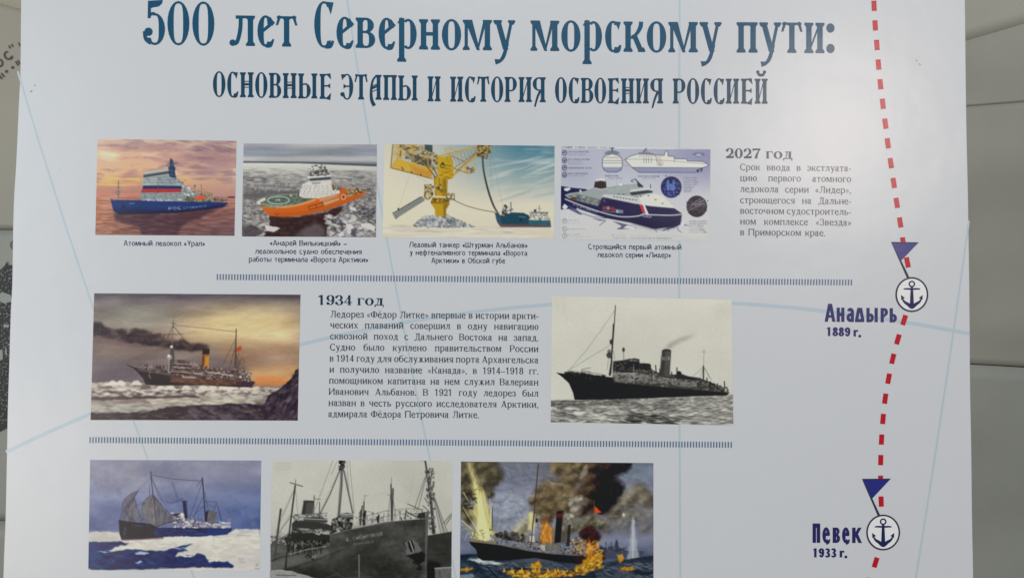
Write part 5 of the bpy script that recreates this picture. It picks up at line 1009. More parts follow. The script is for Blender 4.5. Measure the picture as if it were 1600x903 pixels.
# --- 6: sepia photograph of the icebreaker -------------------------------------------------------
p = Paint(850, 450, 4.103, 35, 45, 1225, 890, seed=61)
p.grad([(50, (204, 202, 188)), (400, (200, 198, 184)), (700, (202, 200, 188)), (720, (196, 194, 184))]); p.shade(p.noise(300, 300, 3), 7); p.mix(p.mask([(1100, 100), (1190, 100), (1190, 190), (1080, 190)], soft=30), (184, 186, 170), .4); p.lines([[(112, 60), (150, 220)], [(85, 90), (92, 150)]], 2.4, (180, 180, 164), .6)
m = p.poly([(35, 718), (200, 716), (500, 712), (1000, 690), (1225, 682), (1225, 890), (35, 890)], (150, 148, 140))
p.shade(p.noise(80, 14, 5), 95, m); p.shade(p.noise(24, 8, 4), 60, m); gl = p.mask([(200, 760), (560, 790), (700, 810), (1000, 740), (1225, 700), (1225, 860), (700, 880), (300, 860)], soft=60); p.mix(gl, (190, 186, 174), .4)
p.dabs([(45, 725), (1210, 700), (1210, 875), (45, 860)], 900, 20, 2.4, [(52, 52, 50), (84, 84, 80), (206, 202, 192), (222, 220, 208), (120, 118, 112)], .6, -.05, .25, .3, lambda x, y: .4 + (y - 690) / 150); p.dabs([(45, 720), (600, 716), (600, 750), (45, 755)], 160, 16, 2, [(100, 98, 94), (60, 60, 58)], .6, 0, .1); p.dabs([(560, 790), (900, 840), (900, 872), (500, 870)], 120, 30, 3, [(40, 40, 40), (60, 60, 58)], .6, .1, .3); p.mix(p.mask([(740, 740), (840, 740), (840, 800), (760, 800)], soft=16), (70, 68, 66), .35)
B6 = (30, 28, 28)
p.poly([(78, 541), (130, 548), (150, 536), (250, 545), (400, 568), (600, 585), (900, 618), (1190, 668), (1172, 688), (980, 692), (700, 704), (420, 714), (196, 716), (186, 670), (160, 610), (120, 572)], B6); p.shade(p.noise(120, 10, 3), 16, p.mask([(180, 620), (1150, 660), (1150, 690), (200, 712)])); p.line([(195, 682), (700, 694)], 2.4, (70, 66, 62), .5); p.line([(450, 600), (700, 628), (1170, 672)], 3, (84, 82, 78), .6)
p.letters('Ф.ЛИТКЕ', 266, 582, 340, 588, 10, (140, 138, 130), .6); p.ell(210, 600, 24, 22, (40, 34, 34), .6)
p.clutter([(135, 533), (400, 560), (400, 575), (140, 548)], 50, 14, 6, [(36, 34, 34), (70, 68, 64)], .9); p.lines([[(240, 522), (300, 510)], [(250, 530), (300, 536)], [(150, 530), (330, 545), (400, 560)], [(244, 520), (244, 545)]], 3, (60, 58, 56), .8)
p.poly([(440, 580), (440, 500), (445, 468), (500, 462), (548, 452), (610, 456), (614, 480), (680, 484), (690, 520), (740, 545), (900, 560), (1000, 575), (1160, 640), (1160, 668), (900, 645), (450, 606)], (74, 72, 68)); p.poly([(440, 548), (600, 545), (760, 570), (980, 605), (980, 640), (760, 612), (460, 600)], (140, 138, 130), .7, tex=50, tc=(26, 14)); p.clutter([(442, 520), (700, 530), (980, 585), (1160, 640), (1150, 665), (900, 640), (460, 605)], 380, 12, 5, [(40, 38, 38), (128, 126, 118), (78, 76, 72), (150, 148, 140), (52, 50, 48)], .6)
p.poly([(442, 470), (500, 466), (612, 472), (614, 495), (600, 520), (500, 515), (445, 500)], (48, 46, 46)); p.clutter([(445, 470), (680, 485), (680, 520), (450, 520)], 70, 12, 6, [(56, 54, 52), (96, 94, 90), (34, 32, 32)], .8); p.poly([(550, 456), (575, 448), (608, 454), (608, 472), (550, 472)], (90, 88, 84)); p.line([(542, 455), (612, 457)], 4, (50, 48, 48)); p.poly([(612, 488), (640, 480), (680, 484), (684, 520), (612, 520)], (52, 50, 50)); p.clutter([(560, 460), (606, 460), (606, 470), (560, 470)], 8, 7, 6, [(40, 40, 40), (150, 148, 140)], .8)
p.line([(440, 548), (600, 545)], 7, (170, 168, 158), .8); p.line([(444, 520), (600, 540)], 5, (44, 42, 42)); p.lines([[(575, 500), (576, 612)], [(700, 520), (702, 600)], [(820, 560), (822, 610)], [(905, 570), (905, 615)]], 4, (170, 168, 158), .8)
p.poly([(757, 398), (772, 392), (800, 392), (816, 398), (806, 560), (744, 560)], (86, 84, 80)); p.poly([(757, 398), (776, 396), (770, 560), (744, 560)], (56, 54, 52), .7, soft=5); p.poly([(756, 400), (772, 391), (800, 391), (815, 400), (790, 404)], (50, 48, 48)); p.poly([(758, 440), (806, 440), (804, 462), (755, 460)], (150, 148, 140), .75); p.clutter([(760, 442), (800, 442), (800, 460), (760, 460)], 10, 5, 14, [(90, 88, 84)], .6); p.line([(752, 440), (740, 560)], 5, (110, 108, 100), .8)
p.poly([(770, 385), (800, 355), (850, 330), (900, 312), (980, 295), (900, 335), (830, 365), (810, 385)], (130, 130, 122), .55, rough=8, soft=12)
p.line([(458, 112), (450, 240), (440, 380), (424, 560)], 5, (50, 48, 48)); p.line([(446, 232), (428, 540)], 9, (50, 48, 48)); p.ell(432, 345, 12, 17, (66, 64, 62)); p.ell(418, 404, 12, 12, (120, 118, 110)); p.ell(419, 430, 19, 20, (74, 72, 68)); p.poly([(432, 440), (440, 440), (430, 560), (414, 560)], (56, 54, 52)); p.lines([[(456, 140), (380, 250), (270, 400), (158, 528)], [(424, 364), (300, 440), (162, 525)], [(444, 270), (436, 320)], [(440, 240), (452, 235)]], 2, (90, 88, 84), .75); p.lines([[(445, 400), (456, 460)], [(405, 520), (414, 440)]], 4, (120, 118, 110), .6)
p.poly([(502, 385), (510, 380), (518, 385), (518, 404), (510, 412), (502, 404)], (70, 68, 66)); p.line([(510, 410), (512, 470)], 3, (84, 82, 78)); p.line([(1026, 394), (1022, 500)], 2.4, (110, 108, 100), .8); p.line([(1022, 500), (1022, 580)], 8, (40, 38, 38)); p.lines([[(1022, 505), (955, 565)], [(1022, 505), (1066, 580)], [(1012, 408), (1036, 408)], [(1018, 520), (1000, 575)], [(1030, 510), (1075, 590)]], 2, (90, 88, 84), .8)
p.lines([[(852, 510), (852, 560)], [(715, 495), (720, 545)], [(742, 520), (742, 560)], [(818, 538), (820, 575)], [(1156, 598), (1158, 640)], [(1045, 575), (1045, 600)], [(1112, 612), (1112, 640)]], 7, (46, 44, 44), .9); p.ell(865, 545, 16, 14, (46, 44, 44)); p.poly([(820, 555), (880, 548), (940, 570), (1000, 580), (940, 590), (850, 580)], (50, 48, 48), .9); p.ell(690, 535, 8, 12, (70, 68, 64)); p.dabs([(1060, 600), (1180, 640), (1180, 668), (1060, 640)], 40, 7, 5, [(40, 38, 38), (110, 108, 100)], .9)
p.grain(5); p.grade(.85, 1.12); p.build([(862.3, 462.6), (1143.2, 468.4), (1145.8, 664.2), (860.4, 659.2)], 'printed_picture', 'sepia photograph of a dark icebreaker with one tall funnel', board_t, print_m)

# --- 7: ship with makeshift sails in the ice -----------------------------------------------------
p = Paint(130, 700, 4.448, 25, 70, 1250, 905, seed=71)
p.grad([(75, (138, 136, 152)), (250, (136, 138, 158)), (400, (112, 120, 152)), (560, (100, 110, 146)), (600, (140, 146, 166))]); p.mix(np.clip((p.X - 500) / 700, 0, 1) * np.clip((p.Y - 180) / 300, 0, 1), (82, 100, 142), .75); p.mix(p.mask([(140, 90), (480, 90), (420, 260), (250, 330), (60, 200)], soft=50), (150, 148, 158), .5); p.mix(p.mask([(40, 380), (250, 380), (240, 580), (40, 580)], soft=50), (88, 98, 132), .45)
p.shade(p.noise(200, 90, 5), 22); p.dabs([(40, 80), (1230, 80), (1230, 560), (40, 580)], 480, 30, 16, [(126, 128, 152), (146, 144, 160), (104, 114, 150), (92, 106, 146)], .14, .4, 1.2)
p.poly([(640, 120), (1200, 130), (1200, 220), (900, 200), (640, 220)], (140, 138, 154), .4, rough=24, soft=24)
m = p.poly([(25, 585), (140, 576), (255, 590), (420, 625), (600, 600), (1040, 580), (1060, 556), (1240, 566), (1240, 905), (25, 905)], (202, 197, 186), 1, rough=8, cell=30, soft=2, tex=20, tc=(60, 20))
p.mix(p.mask([(40, 590), (250, 590), (250, 640), (40, 650)], soft=14), (176, 172, 170), .6); p.mix(p.mask([(1000, 760), (1240, 700), (1240, 850), (900, 850)], soft=30), (190, 184, 184), .5)
Bl = (22, 50, 98)
for q in ([(25, 650), (120, 650), (230, 642), (320, 655), (290, 672), (230, 680), (190, 705), (110, 710), (25, 730)], [(25, 715), (110, 712), (240, 712), (360, 700), (470, 708), (560, 712), (640, 690), (700, 668), (770, 662), (700, 690), (726, 712), (660, 725), (640, 752), (760, 752), (800, 728), (840, 745), (880, 790), (1000, 784), (1045, 815), (1040, 828), (860, 826), (700, 828), (520, 836), (300, 842), (60, 842), (25, 830)]): p.poly(q, Bl, 1, rough=9, cell=34, soft=1.5, tex=26, tc=(60, 16))
p.mix(p.mask([(40, 690), (120, 700), (150, 830), (50, 830)], soft=20), (38, 72, 124), .6); p.dabs([(60, 720), (620, 715), (860, 770), (850, 820), (60, 835)], 170, 26, 6, [(12, 28, 60), (34, 64, 108), (18, 36, 72), (56, 84, 124)], .55, .1, .4)
for q in ([(105, 712), (150, 716), (190, 722), (140, 726)], [(355, 725), (410, 715), (468, 730), (420, 738), (372, 736)], [(360, 795), (400, 780), (415, 785), (385, 800)], [(190, 760), (215, 785), (222, 795)]): p.poly(q, (176, 188, 204), .9, rough=5, cell=16)
p.dabs([(300, 640), (1220, 590), (1220, 690), (800, 700), (400, 690)], 120, 30, 5, [(226, 220, 206), (196, 192, 188), (180, 178, 180)], .5, .02, .3); p.line([(1070, 605), (1170, 605)], 3.5, (120, 124, 140), .8); p.line([(40, 820), (60, 842), (500, 838), (720, 828)], 4, (20, 38, 72), .6)
p.dabs([(1000, 560), (1225, 560), (1225, 640), (1020, 620)], 30, 30, 4, [(222, 218, 208), (170, 172, 184)], .5)
p.lines([[(1090, 760), (1082, 776)], [(1105, 758), (1100, 778)], [(1090, 790), (1100, 784)], [(1110, 788), (1120, 794)]], 3, (110, 110, 126), .7); p.lines([[(1200, 820), (1215, 800)], [(1195, 835), (1222, 836)], [(1222, 540), (1224, 600)]], 4, (70, 70, 90), .7)
# hull
p.poly([(247, 498), (330, 510), (420, 516), (490, 530), (520, 552), (700, 552), (1036, 554), (1030, 574), (1000, 596), (860, 612), (700, 614), (560, 618), (420, 628), (266, 634), (252, 590)], (24, 24, 46)); p.poly([(490, 556), (1030, 558), (1000, 598), (860, 612), (560, 618), (500, 612)], (44, 58, 104), .85, soft=4, tex=18, tc=(40, 10)); p.poly([(860, 560), (1034, 556), (1000, 598), (860, 612)], (36, 62, 116), .7); p.poly([(262, 612), (480, 608), (700, 606), (680, 622), (420, 636), (270, 642)], (80, 46, 68), .5, rough=3); p.line([(247, 500), (254, 600)], 3, (90, 90, 110), .6)
p.letters('А.СИБИРЯКОВ', 338, 540, 418, 543, 8, (176, 176, 186), .75); p.line([(285, 548), (296, 560), (284, 590), (292, 600)], 4, (120, 120, 134), .8, 4); p.ell(284, 560, 10, 14, (70, 70, 90), .5); p.poly([(560, 612), (680, 608), (760, 618), (900, 604), (900, 640), (560, 650)], (218, 212, 200), .9, rough=9, cell=22)
p.dabs([(480, 556), (860, 560), (860, 600), (500, 600)], 70, 22, 3, [(26, 30, 60), (70, 84, 126)], .5)
p.poly([(650, 520), (700, 515), (760, 500), (830, 510), (900, 520), (1010, 520), (1030, 555), (700, 552), (620, 548)], (126, 128, 150)); p.clutter([(640, 490), (760, 495), (1020, 520), (1026, 556), (620, 550)], 210, 12, 6, [(196, 192, 192), (50, 52, 76), (90, 96, 124), (214, 208, 200), (120, 100, 96)], .8); p.poly([(960, 515), (1025, 512), (1024, 550), (960, 546)], (190, 190, 198), .8); p.line([(960, 530), (1024, 530)], 4, (60, 66, 94)); p.poly([(640, 470), (700, 445), (710, 490), (650, 505)], (176, 172, 172)); p.clutter([(610, 450), (712, 445), (720, 500), (640, 505)], 60, 9, 7, [(40, 40, 62), (206, 200, 196), (110, 112, 134)], .8); p.ell(688, 462, 12, 14, (206, 202, 196)); p.poly([(612, 455), (680, 448), (650, 480)], (44, 44, 62), .8)
p.poly([(690, 366), (718, 364), (730, 485), (708, 488), (696, 430)], (28, 34, 64)); p.poly([(712, 370), (720, 368), (730, 480), (722, 484)], (60, 80, 124), .8); p.line([(686, 368), (720, 365)], 4, (20, 22, 40)); p.poly([(570, 362), (620, 372), (690, 345), (700, 358), (620, 384), (580, 378)], (66, 74, 118), .6, rough=8, soft=5)
# sails
S7 = (98, 96, 104)
for q, c in (([(386, 292), (340, 310), (290, 345), (272, 380), (266, 420), (272, 440), (300, 410), (340, 370)], S7), ([(358, 340), (330, 380), (300, 420), (270, 450), (252, 498), (330, 508), (414, 500), (390, 440), (366, 390)], (92, 90, 100)), ([(484, 318), (440, 345), (412, 380), (406, 430), (420, 490), (480, 530), (512, 548), (600, 520), (655, 495), (620, 470), (560, 410), (520, 360)], (104, 100, 102))):
    p.poly(q, c, .72, tex=34, tc=(14, 40), rough=5, cell=30); p.line(q + [q[0]], 2.2, (44, 42, 58), .7)
p.poly([(484, 322), (500, 420), (512, 545), (440, 505), (418, 440), (430, 370)], (124, 120, 118), .6, soft=8); p.poly([(300, 420), (350, 350), (362, 400), (390, 480), (330, 500)], (124, 120, 124), .5, soft=8)
for i in range(9): t = i / 8; p.line([(484, 320 + 150 * t), (410 + 60 * t, 400 + 110 * t)], 1.8, (50, 48, 62), .5); p.line([(488, 330 + 160 * t), (560 + 60 * t, 440 + 50 * t)], 1.8, (56, 54, 66), .5)
p.dabs([(484, 322), (620, 480), (512, 545), (412, 430)], 60, 4, 26, [(60, 58, 70), (146, 142, 138)], .4, .1, .5); p.dabs([(356, 342), (414, 500), (256, 500), (300, 420)], 40, 4, 22, [(56, 54, 68), (140, 138, 140)], .4, .3, .4)
for i in range(13): t = i / 12; p.line([(484, 320), (416 + 220 * t, 505 - 20 * math.sin(t * 3))], 2, (56, 54, 68), .45)
for i in range(8): t = i / 7; p.line([(356, 342), (262 + 145 * t, 500)], 2, (56, 54, 68), .45); p.line([(384, 294), (270 + 40 * t, 430 - 20 * t)], 1.8, (56, 54, 68), .4)
p.line([(300, 430), (320, 480), (360, 498)], 2.6, (44, 42, 58), .7, 4); p.line([(406, 400), (430, 380), (412, 380)], 3, (44, 42, 58), .7); p.line([(512, 548), (560, 520), (655, 500)], 4, (40, 40, 56), .9); p.line([(516, 552), (640, 508)], 3, (150, 146, 144), .7)
D7 = (36, 34, 52)
p.line([(470, 164), (476, 240), (486, 320)], 5, D7); p.line([(460, 250), (462, 330)], 3, D7, .7); p.line([(486, 320), (512, 545)], 4, D7, .8); p.lines([[(470, 205), (380, 295)], [(476, 200), (590, 430)], [(474, 210), (556, 380)], [(476, 215), (540, 360)], [(480, 182), (560, 198), (640, 212), (820, 226)], [(480, 186), (600, 212), (740, 224), (825, 228)], [(612, 230), (655, 350)], [(625, 235), (662, 350)], [(350, 410), (412, 375)]], 2.2, (64, 62, 86), .75)
p.line([(828, 206), (838, 320), (850, 500)], 7, D7); p.lines([[(826, 214), (790, 265)], [(828, 230), (770, 400), (745, 470)], [(832, 340), (780, 450)], [(848, 368), (926, 374)], [(926, 374), (896, 470)], [(926, 374), (960, 500)], [(845, 300), (870, 430)], [(840, 400), (760, 470)], [(852, 375), (920, 420)], [(935, 400), (965, 510)]], 2.8, (56, 54, 76), .8); p.poly([(868, 428), (930, 442), (914, 520), (850, 505), (862, 460)], (102, 98, 98), .95, tex=24); p.poly([(850, 440), (870, 430), (860, 510), (846, 500)], (44, 42, 58), .9); p.line([(868, 430), (852, 510)], 4, D7)
p.poly([(1010, 490), (1034, 478), (1024, 505), (1008, 512)], (150, 110, 136), .9); p.line([(1008, 488), (1012, 530)], 3, (140, 140, 156)); p.lines([[(770, 465), (780, 510)], [(800, 480), (804, 512)], [(820, 484), (822, 512)], [(742, 460), (742, 500)]], 4, (60, 60, 84), .85)
p.grain(4); p.grade(1.05, 1.08); p.build([(140.9, 718.2), (408.2, 719), (405.8, 890.6), (138, 890.4)], 'printed_picture', 'painting of a dark steamer with grey sails by white ice', board_t, print_m)

# --- 8: grey photograph of a bow at the quay -----------------------------------------------------
p = Paint(410, 700, 4.448, 45, 70, 1330, 1120, seed=83)
p.grad([(75, (196, 193, 178)), (400, (192, 189, 174)), (600, (184, 181, 168)), (1000, (170, 168, 158))]); p.mix(p.mask([(900, 80), (1320, 80), (1320, 500), (1000, 400)], soft=60), (180, 178, 164), .5); p.shade(p.noise(200, 200, 4), 6); p.rows((86, 104, 226, 146), 4, (150, 148, 138), .45, 40, 4)
G = lambda v: (v, v - 1, v - 5)
# second ship at right with its mast
p.poly([(1140, 606), (1180, 600), (1320, 576), (1320, 1120), (1100, 1120)], G(66), tex=14, tc=(80, 60)); p.line([(1150, 740), (1320, 732)], 3, G(40)); p.poly([(1130, 780), (1240, 800), (1240, 1120), (1100, 1120)], G(32), .9, soft=12); p.poly([(1198, 828), (1320, 820), (1320, 1120), (1206, 1120)], G(104), tex=14); p.line([(1200, 834), (1320, 826)], 8, G(150)); p.line([(1230, 850), (1236, 900)], 5, G(70))
p.line([(1118, 0), (1140, 140), (1160, 300), (1190, 590)], 12, G(70)); p.lines([[(1180, 140), (1160, 300)], [(1160, 200), (1200, 590)], [(1148, 160), (1176, 420), (1182, 590)]], 9, G(84), .9); p.clutter([(1132, 140), (1190, 140), (1206, 590), (1160, 590)], 120, 9, 14, [G(52), G(110), G(76), G(140)], .7); p.lines([[(1130, 200), (1050, 440)], [(1140, 190), (1080, 430)], [(1190, 320), (1260, 590)], [(1196, 340), (1285, 580)], [(1186, 330), (1240, 590)], [(1205, 380), (1270, 590)]], 5, G(96), .8)
for i in range(16): y = 350 + i * 15; p.line([(1196 + i * 3, y), (1206 + i * 5.5, y + 2)], 2, G(96), .7)
p.lines([[(1092, 82), (1122, 84)], [(1130, 170), (1190, 160)], [(1150, 330), (1200, 322)], [(1128, 345), (1140, 365)], [(1258, 520), (1316, 452)], [(1276, 528), (1316, 470)], [(1116, 398), (1160, 440)], [(1010, 386), (1110, 430)]], 6, G(80), .85); p.lines([[(940, 216), (1050, 320)], [(1050, 180), (1010, 400)], [(770, 330), (880, 300)], [(910, 340), (1040, 400)]], 2, G(150), .7)
# bridge, funnel
p.poly([(53, 668), (120, 620), (200, 580), (210, 520), (226, 498), (330, 496), (420, 510), (500, 545), (500, 600), (480, 660), (470, 700), (180, 745), (60, 800)], G(92), tex=20, tc=(60, 20)); p.poly([(206, 520), (228, 498), (340, 500), (500, 545), (498, 575), (360, 560), (204, 548)], G(62)); p.poly([(190, 598), (204, 583), (330, 585), (470, 602), (468, 655), (330, 640), (120, 650)], G(54)); p.clutter([(205, 555), (490, 570), (480, 602), (205, 582)], 60, 18, 9, [G(176), G(60), G(110), G(150)], .8); p.line([(53, 650), (200, 590)], 6, G(160), .8); p.clutter([(60, 600), (200, 585), (190, 660), (60, 690)], 40, 14, 8, [G(60), G(130), G(160), G(84)], .7)
p.clutter([(170, 650), (440, 640), (440, 690), (300, 720), (180, 740)], 160, 8, 22, [G(34), G(50), G(70), G(28), G(120)], .8)
p.poly([(272, 460), (288, 366), (305, 360), (350, 362), (358, 372), (350, 470)], G(84)); p.poly([(272, 460), (288, 366), (306, 362), (298, 464)], G(56), .8, soft=5); p.poly([(286, 362), (358, 364), (356, 376), (284, 374)], G(66)); p.poly([(215, 500), (218, 464), (450, 452), (452, 498), (300, 498)], G(160), .5); p.clutter([(215, 462), (452, 452), (450, 500), (215, 504)], 110, 12, 5, [G(70), G(176), G(120), G(54)], .65); p.poly([(290, 490), (320, 478), (400, 476), (455, 494), (450, 516), (290, 506)], G(76)); p.line([(290, 488), (455, 496)], 6, G(176), .8); p.line([(216, 460), (452, 448)], 3, G(96))
# masts left
p.line([(128, 424), (100, 640), (80, 855)], 15, G(78)); p.line([(228, 260), (208, 420), (188, 580), (170, 740)], 11, G(60)); p.line([(192, 238), (280, 264)], 6, G(80)); p.line([(232, 216), (228, 262)], 4, G(90)); p.lines([[(225, 275), (135, 470)], [(222, 290), (90, 590)], [(232, 290), (245, 450)], [(215, 440), (110, 600)], [(200, 480), (60, 640)], [(196, 460), (130, 560)]], 2.6, G(110), .8); p.lines([[(360, 328), (358, 470)], [(398, 375), (396, 470)]], 6, G(84)); p.line([(366, 350), (404, 354)], 4, G(96)); p.lines([[(130, 580), (60, 640)], [(140, 590), (60, 690)]], 4, G(90), .7)
p.line([(552, 90), (548, 250), (530, 470), (524, 495)], 20, G(100)); p.line([(545, 120), (540, 300), (520, 480)], 6, G(150), .7); p.clutter([(534, 88), (574, 88), (572, 150), (540, 150)], 40, 12, 10, [G(50), G(80), G(36)], .85); p.line([(540, 148), (470, 320), (404, 450)], 7, G(86)); p.line([(566, 155), (600, 320), (628, 450)], 10, G(110))
for i in range(18): t = i / 17; p.line([(566 + 58 * t, 160 + 285 * t), (578 + 58 * t, 164 + 285 * t)], 3, G(56), .8); p.line([(538 - 130 * t, 155 + 285 * t), (530 - 130 * t, 150 + 290 * t)], 3, G(60), .6)
p.lines([[(490, 85), (366, 420)], [(520, 90), (480, 180)], [(605, 85), (640, 450)], [(588, 85), (600, 300)]], 3, G(110), .8)
p.poly([(486, 590), (478, 520), (490, 490), (536, 470), (545, 452), (590, 446), (634, 456), (628, 530), (620, 560), (560, 570)], G(58), tex=24, tc=(16, 12)); p.poly([(540, 466), (560, 450), (634, 456), (630, 478), (550, 478)], G(130), .85); p.line([(540, 456), (634, 458)], 5, G(176)); p.clutter([(486, 495), (630, 480), (620, 570), (490, 585)], 80, 10, 14, [G(36), G(90), G(130), G(60), G(176)], .75)
p.clutter([(640, 480), (720, 440), (1110, 430), (1120, 490), (900, 505), (660, 540)], 130, 12, 7, [G(110), G(76), G(170), G(190), G(150)], .6); p.lines([[(706, 370), (702, 535)], [(694, 400), (680, 530)], [(684, 430), (684, 530)], [(715, 440), (712, 530)]], 9, G(66), .9); p.line([(712, 328), (708, 370)], 3, G(110)); p.line([(700, 328), (734, 328)], 3, G(130)); p.clutter([(672, 430), (718, 430), (716, 534), (676, 534)], 40, 7, 14, [G(54), G(96), G(40)], .8)
p.lines([[(894, 250), (898, 500)], [(908, 280), (902, 500)]], 10, G(76)); p.lines([[(890, 320), (868, 500)], [(906, 330), (930, 490)], [(898, 205), (896, 250)], [(866, 322), (888, 322)], [(912, 320), (912, 280)]], 4, G(100), .8); p.lines([[(722, 470), (850, 436), (1000, 418), (1120, 424)], [(730, 500), (860, 470), (1000, 455), (1110, 450)]], 3.6, G(100), .85)
for x in range(730, 1120, 38): p.line([(x, 466 - (x - 730) * .1), (x - 4, 520 - (x - 730) * .09)], 3.4, G(96), .8)
p.poly([(800, 520), (790, 480), (815, 455), (812, 515)], G(60)); p.poly([(1072, 486), (1082, 452), (1132, 440), (1134, 488)], G(58)); p.lines([[(1000, 430), (990, 490)], [(1010, 445), (1060, 470)], [(960, 480), (970, 500)]], 9, G(70), .9)
# the big bow
hull = [(468, 602), (560, 574), (700, 545), (860, 512), (1000, 498), (1136, 488), (1136, 440), (1158, 434), (1148, 640), (1140, 1120), (200, 1120), (60, 850), (60, 800), (180, 745), (440, 690), (470, 680)]
m = p.poly(hull, G(74)); p.shade(p.noise(200, 90, 5), 40, m); p.shade(p.noise(24, 20, 3), 12, m); p.poly([(600, 560), (860, 520), (900, 640), (760, 720), (600, 700)], G(52), .5, rough=20, soft=30); p.poly([(440, 820), (700, 700), (900, 760), (1100, 860), (1100, 1120), (300, 1120), (250, 860)], G(50), .65, rough=30, cell=120, soft=30); p.poly([(60, 800), (180, 748), (460, 700), (470, 740), (250, 800), (70, 860)], G(108), .75, soft=8)
p.poly([(1136, 440), (1158, 434), (1148, 640), (1134, 870), (1130, 640)], G(100), .9); p.line([(468, 602), (560, 574), (700, 545), (860, 512), (1000, 498), (1136, 488)], 5, G(120), .8); p.line([(150, 850), (300, 800), (590, 690)], 4, G(40), .8); p.line([(740, 880), (950, 868), (1130, 866)], 3, G(40), .7); p.line([(60, 780), (170, 745), (165, 850)], 6, G(40), .8); p.line([(168, 745), (155, 845)], 9, G(60)); p.dabs([(500, 620), (1100, 520), (1120, 1000), (400, 1000)], 220, 24, 14, [G(58), G(88), G(66), G(96)], .2, .3, 1.5)
p.line([(672, 740), (673, 1110)], 8, G(130), .85); p.line([(500, 730), (520, 860)], 3, G(50), .6); p.lines([[(440, 900), (520, 872), (560, 900)], [(560, 900), (760, 890)]], 4, G(110), .6)
p.letters('А.СИБИРЯКОВ', 580, 646, 842, 606, 24, G(150), .9); p.letters('АРХАНГЕЛЬСК', 632, 672, 776, 655, 14, G(140), .85)
p.poly([(980, 665), (1010, 640), (1040, 632), (1080, 656), (1108, 710), (1060, 740), (1004, 742), (994, 700)], G(110), .9, rough=4); p.poly([(1010, 650), (1036, 634), (1056, 680), (1058, 715), (1034, 720), (1018, 690)], G(26)); p.line([(1026, 645), (1050, 715)], 7, G(170)); p.poly([(1004, 742), (1108, 715), (1134, 740), (1128, 780), (1080, 808), (1050, 770)], G(30), .9, rough=8, soft=3); p.line([(985, 660), (1000, 700)], 6, G(50)); p.dabs([(1050, 760), (1110, 750), (1100, 850), (1070, 850)], 16, 9, 14, [G(36)], .6, 1.5)
p.poly([(45, 850), (120, 840), (200, 852), (300, 880), (380, 905), (420, 1000), (45, 1120)], G(150), 1, rough=5, tex=16); p.line([(100, 880), (230, 882)], 7, G(70), .7); p.dabs([(330, 690), (380, 660), (370, 770), (300, 760)], 30, 9, 14, [G(40), G(120), G(60)], .8, 1.4); p.line([(345, 690), (350, 760)], 5, G(120), .7)
for x in (185, 215, 250, 290, 335, 372, 405): p.line([(x, 665), (x + 2, 730)], 8, G(44), .85); p.ell(x, 660, 6, 7, G(96), .9)
p.line([(190, 735), (300, 705), (440, 680)], 5, G(176), .7); p.grain(5)
p.grade(.7, 1.12, 200); p.build([(424.8, 718.6), (706.6, 719.4), (705, 944), (421, 943)], 'printed_picture', 'grey photograph of a tall riveted bow moored at a quay', board_t, print_m)

# --- 9: burning steamer in battle -----------------------------------------------------------------
p = Paint(710, 700, 4.447, 30, 80, 1400, 1120, seed=97)
p.grad([(90, (112, 114, 124)), (250, (128, 130, 146)), (450, (142, 146, 160)), (600, (124, 128, 144)), (720, (104, 110, 130)), (800, (60, 70, 84)), (1000, (52, 60, 70))]); p.mix(p.mask([(330, 330), (560, 300), (540, 600), (330, 600)], soft=50), (156, 160, 172), .7); p.mix(p.mask([(1150, 100), (1390, 100), (1390, 260), (1150, 200)], soft=30), (122, 134, 148), .8); p.mix(p.mask([(1000, 580), (1390, 420), (1390, 700), (1000, 700)], soft=30), (128, 132, 152), .7)
p.shade(p.noise(140, 70, 5), 26); p.dabs([(300, 110), (700, 110), (600, 560), (300, 560)], 130, 30, 10, [(160, 164, 174), (104, 106, 124), (136, 140, 156)], .3, .6, .8)
for q in [[(390, 200), (470, 190), (540, 180)], [(310, 300), (420, 270)], [(270, 375), (330, 370), (370, 340)], [(1120, 180), (1300, 165)]]: p.line(q, 9, (100, 102, 122), .3, 4)
# smoke, layered billows
def billow(cx, cy, r, base, lit, n_=34, a=.9):
    p.ell(cx, cy, r * 1.05, r * .96, base, a * .85, .75)
    for _ in range(n_):
        t = p.rs.uniform(0, 6.28); q = r * p.rs.uniform(.1, .95); rr = r * p.rs.uniform(.16, .36); c = np.array(lit) if (math.cos(t + 2.2) > .1) else np.array(base) * .8
        p.ell(cx + q * math.cos(t), cy + q * math.sin(t) * .9, rr, rr * .85, c + p.rs.uniform(-14, 14), a * .42, .8)
for cx, cy, r in ((110, 150, 90), (220, 130, 80), (270, 190, 66), (180, 240, 90), (90, 300, 80), (70, 200, 70), (60, 420, 50), (110, 470, 60), (250, 320, 30)): billow(cx, cy, r, (84, 78, 62), (122, 114, 88))
for cx, cy, r in ((1290, 300, 60), (1220, 350, 70), (1330, 360, 70), (1150, 400, 70), (1100, 460, 60), (1250, 480, 70), (1350, 480, 60), (1180, 540, 60), (1060, 540, 60), (1330, 550, 50)): billow(cx, cy, r, (108, 102, 92), (140, 132, 112), a=.8)
p.mix(p.mask([(1000, 560), (1390, 430), (1390, 560), (1200, 620)], soft=30), (126, 128, 144), .55)
for cx, cy, r in ((740, 130, 75), (820, 150, 80), (800, 230, 70), (880, 120, 60), (660, 290, 80), (620, 330, 70), (720, 300, 80), (780, 330, 80), (600, 420, 60), (680, 400, 80), (760, 420, 70), (860, 330, 70), (540, 370, 30), (640, 480, 50)): billow(cx, cy, r, (96, 84, 66), (138, 122, 90))
for cx, cy, r in ((950, 130, 60), (940, 230, 70), (900, 330, 60), (960, 300, 60), (930, 400, 60), (870, 440, 50)): billow(cx, cy, r, (66, 52, 44), (104, 84, 64))
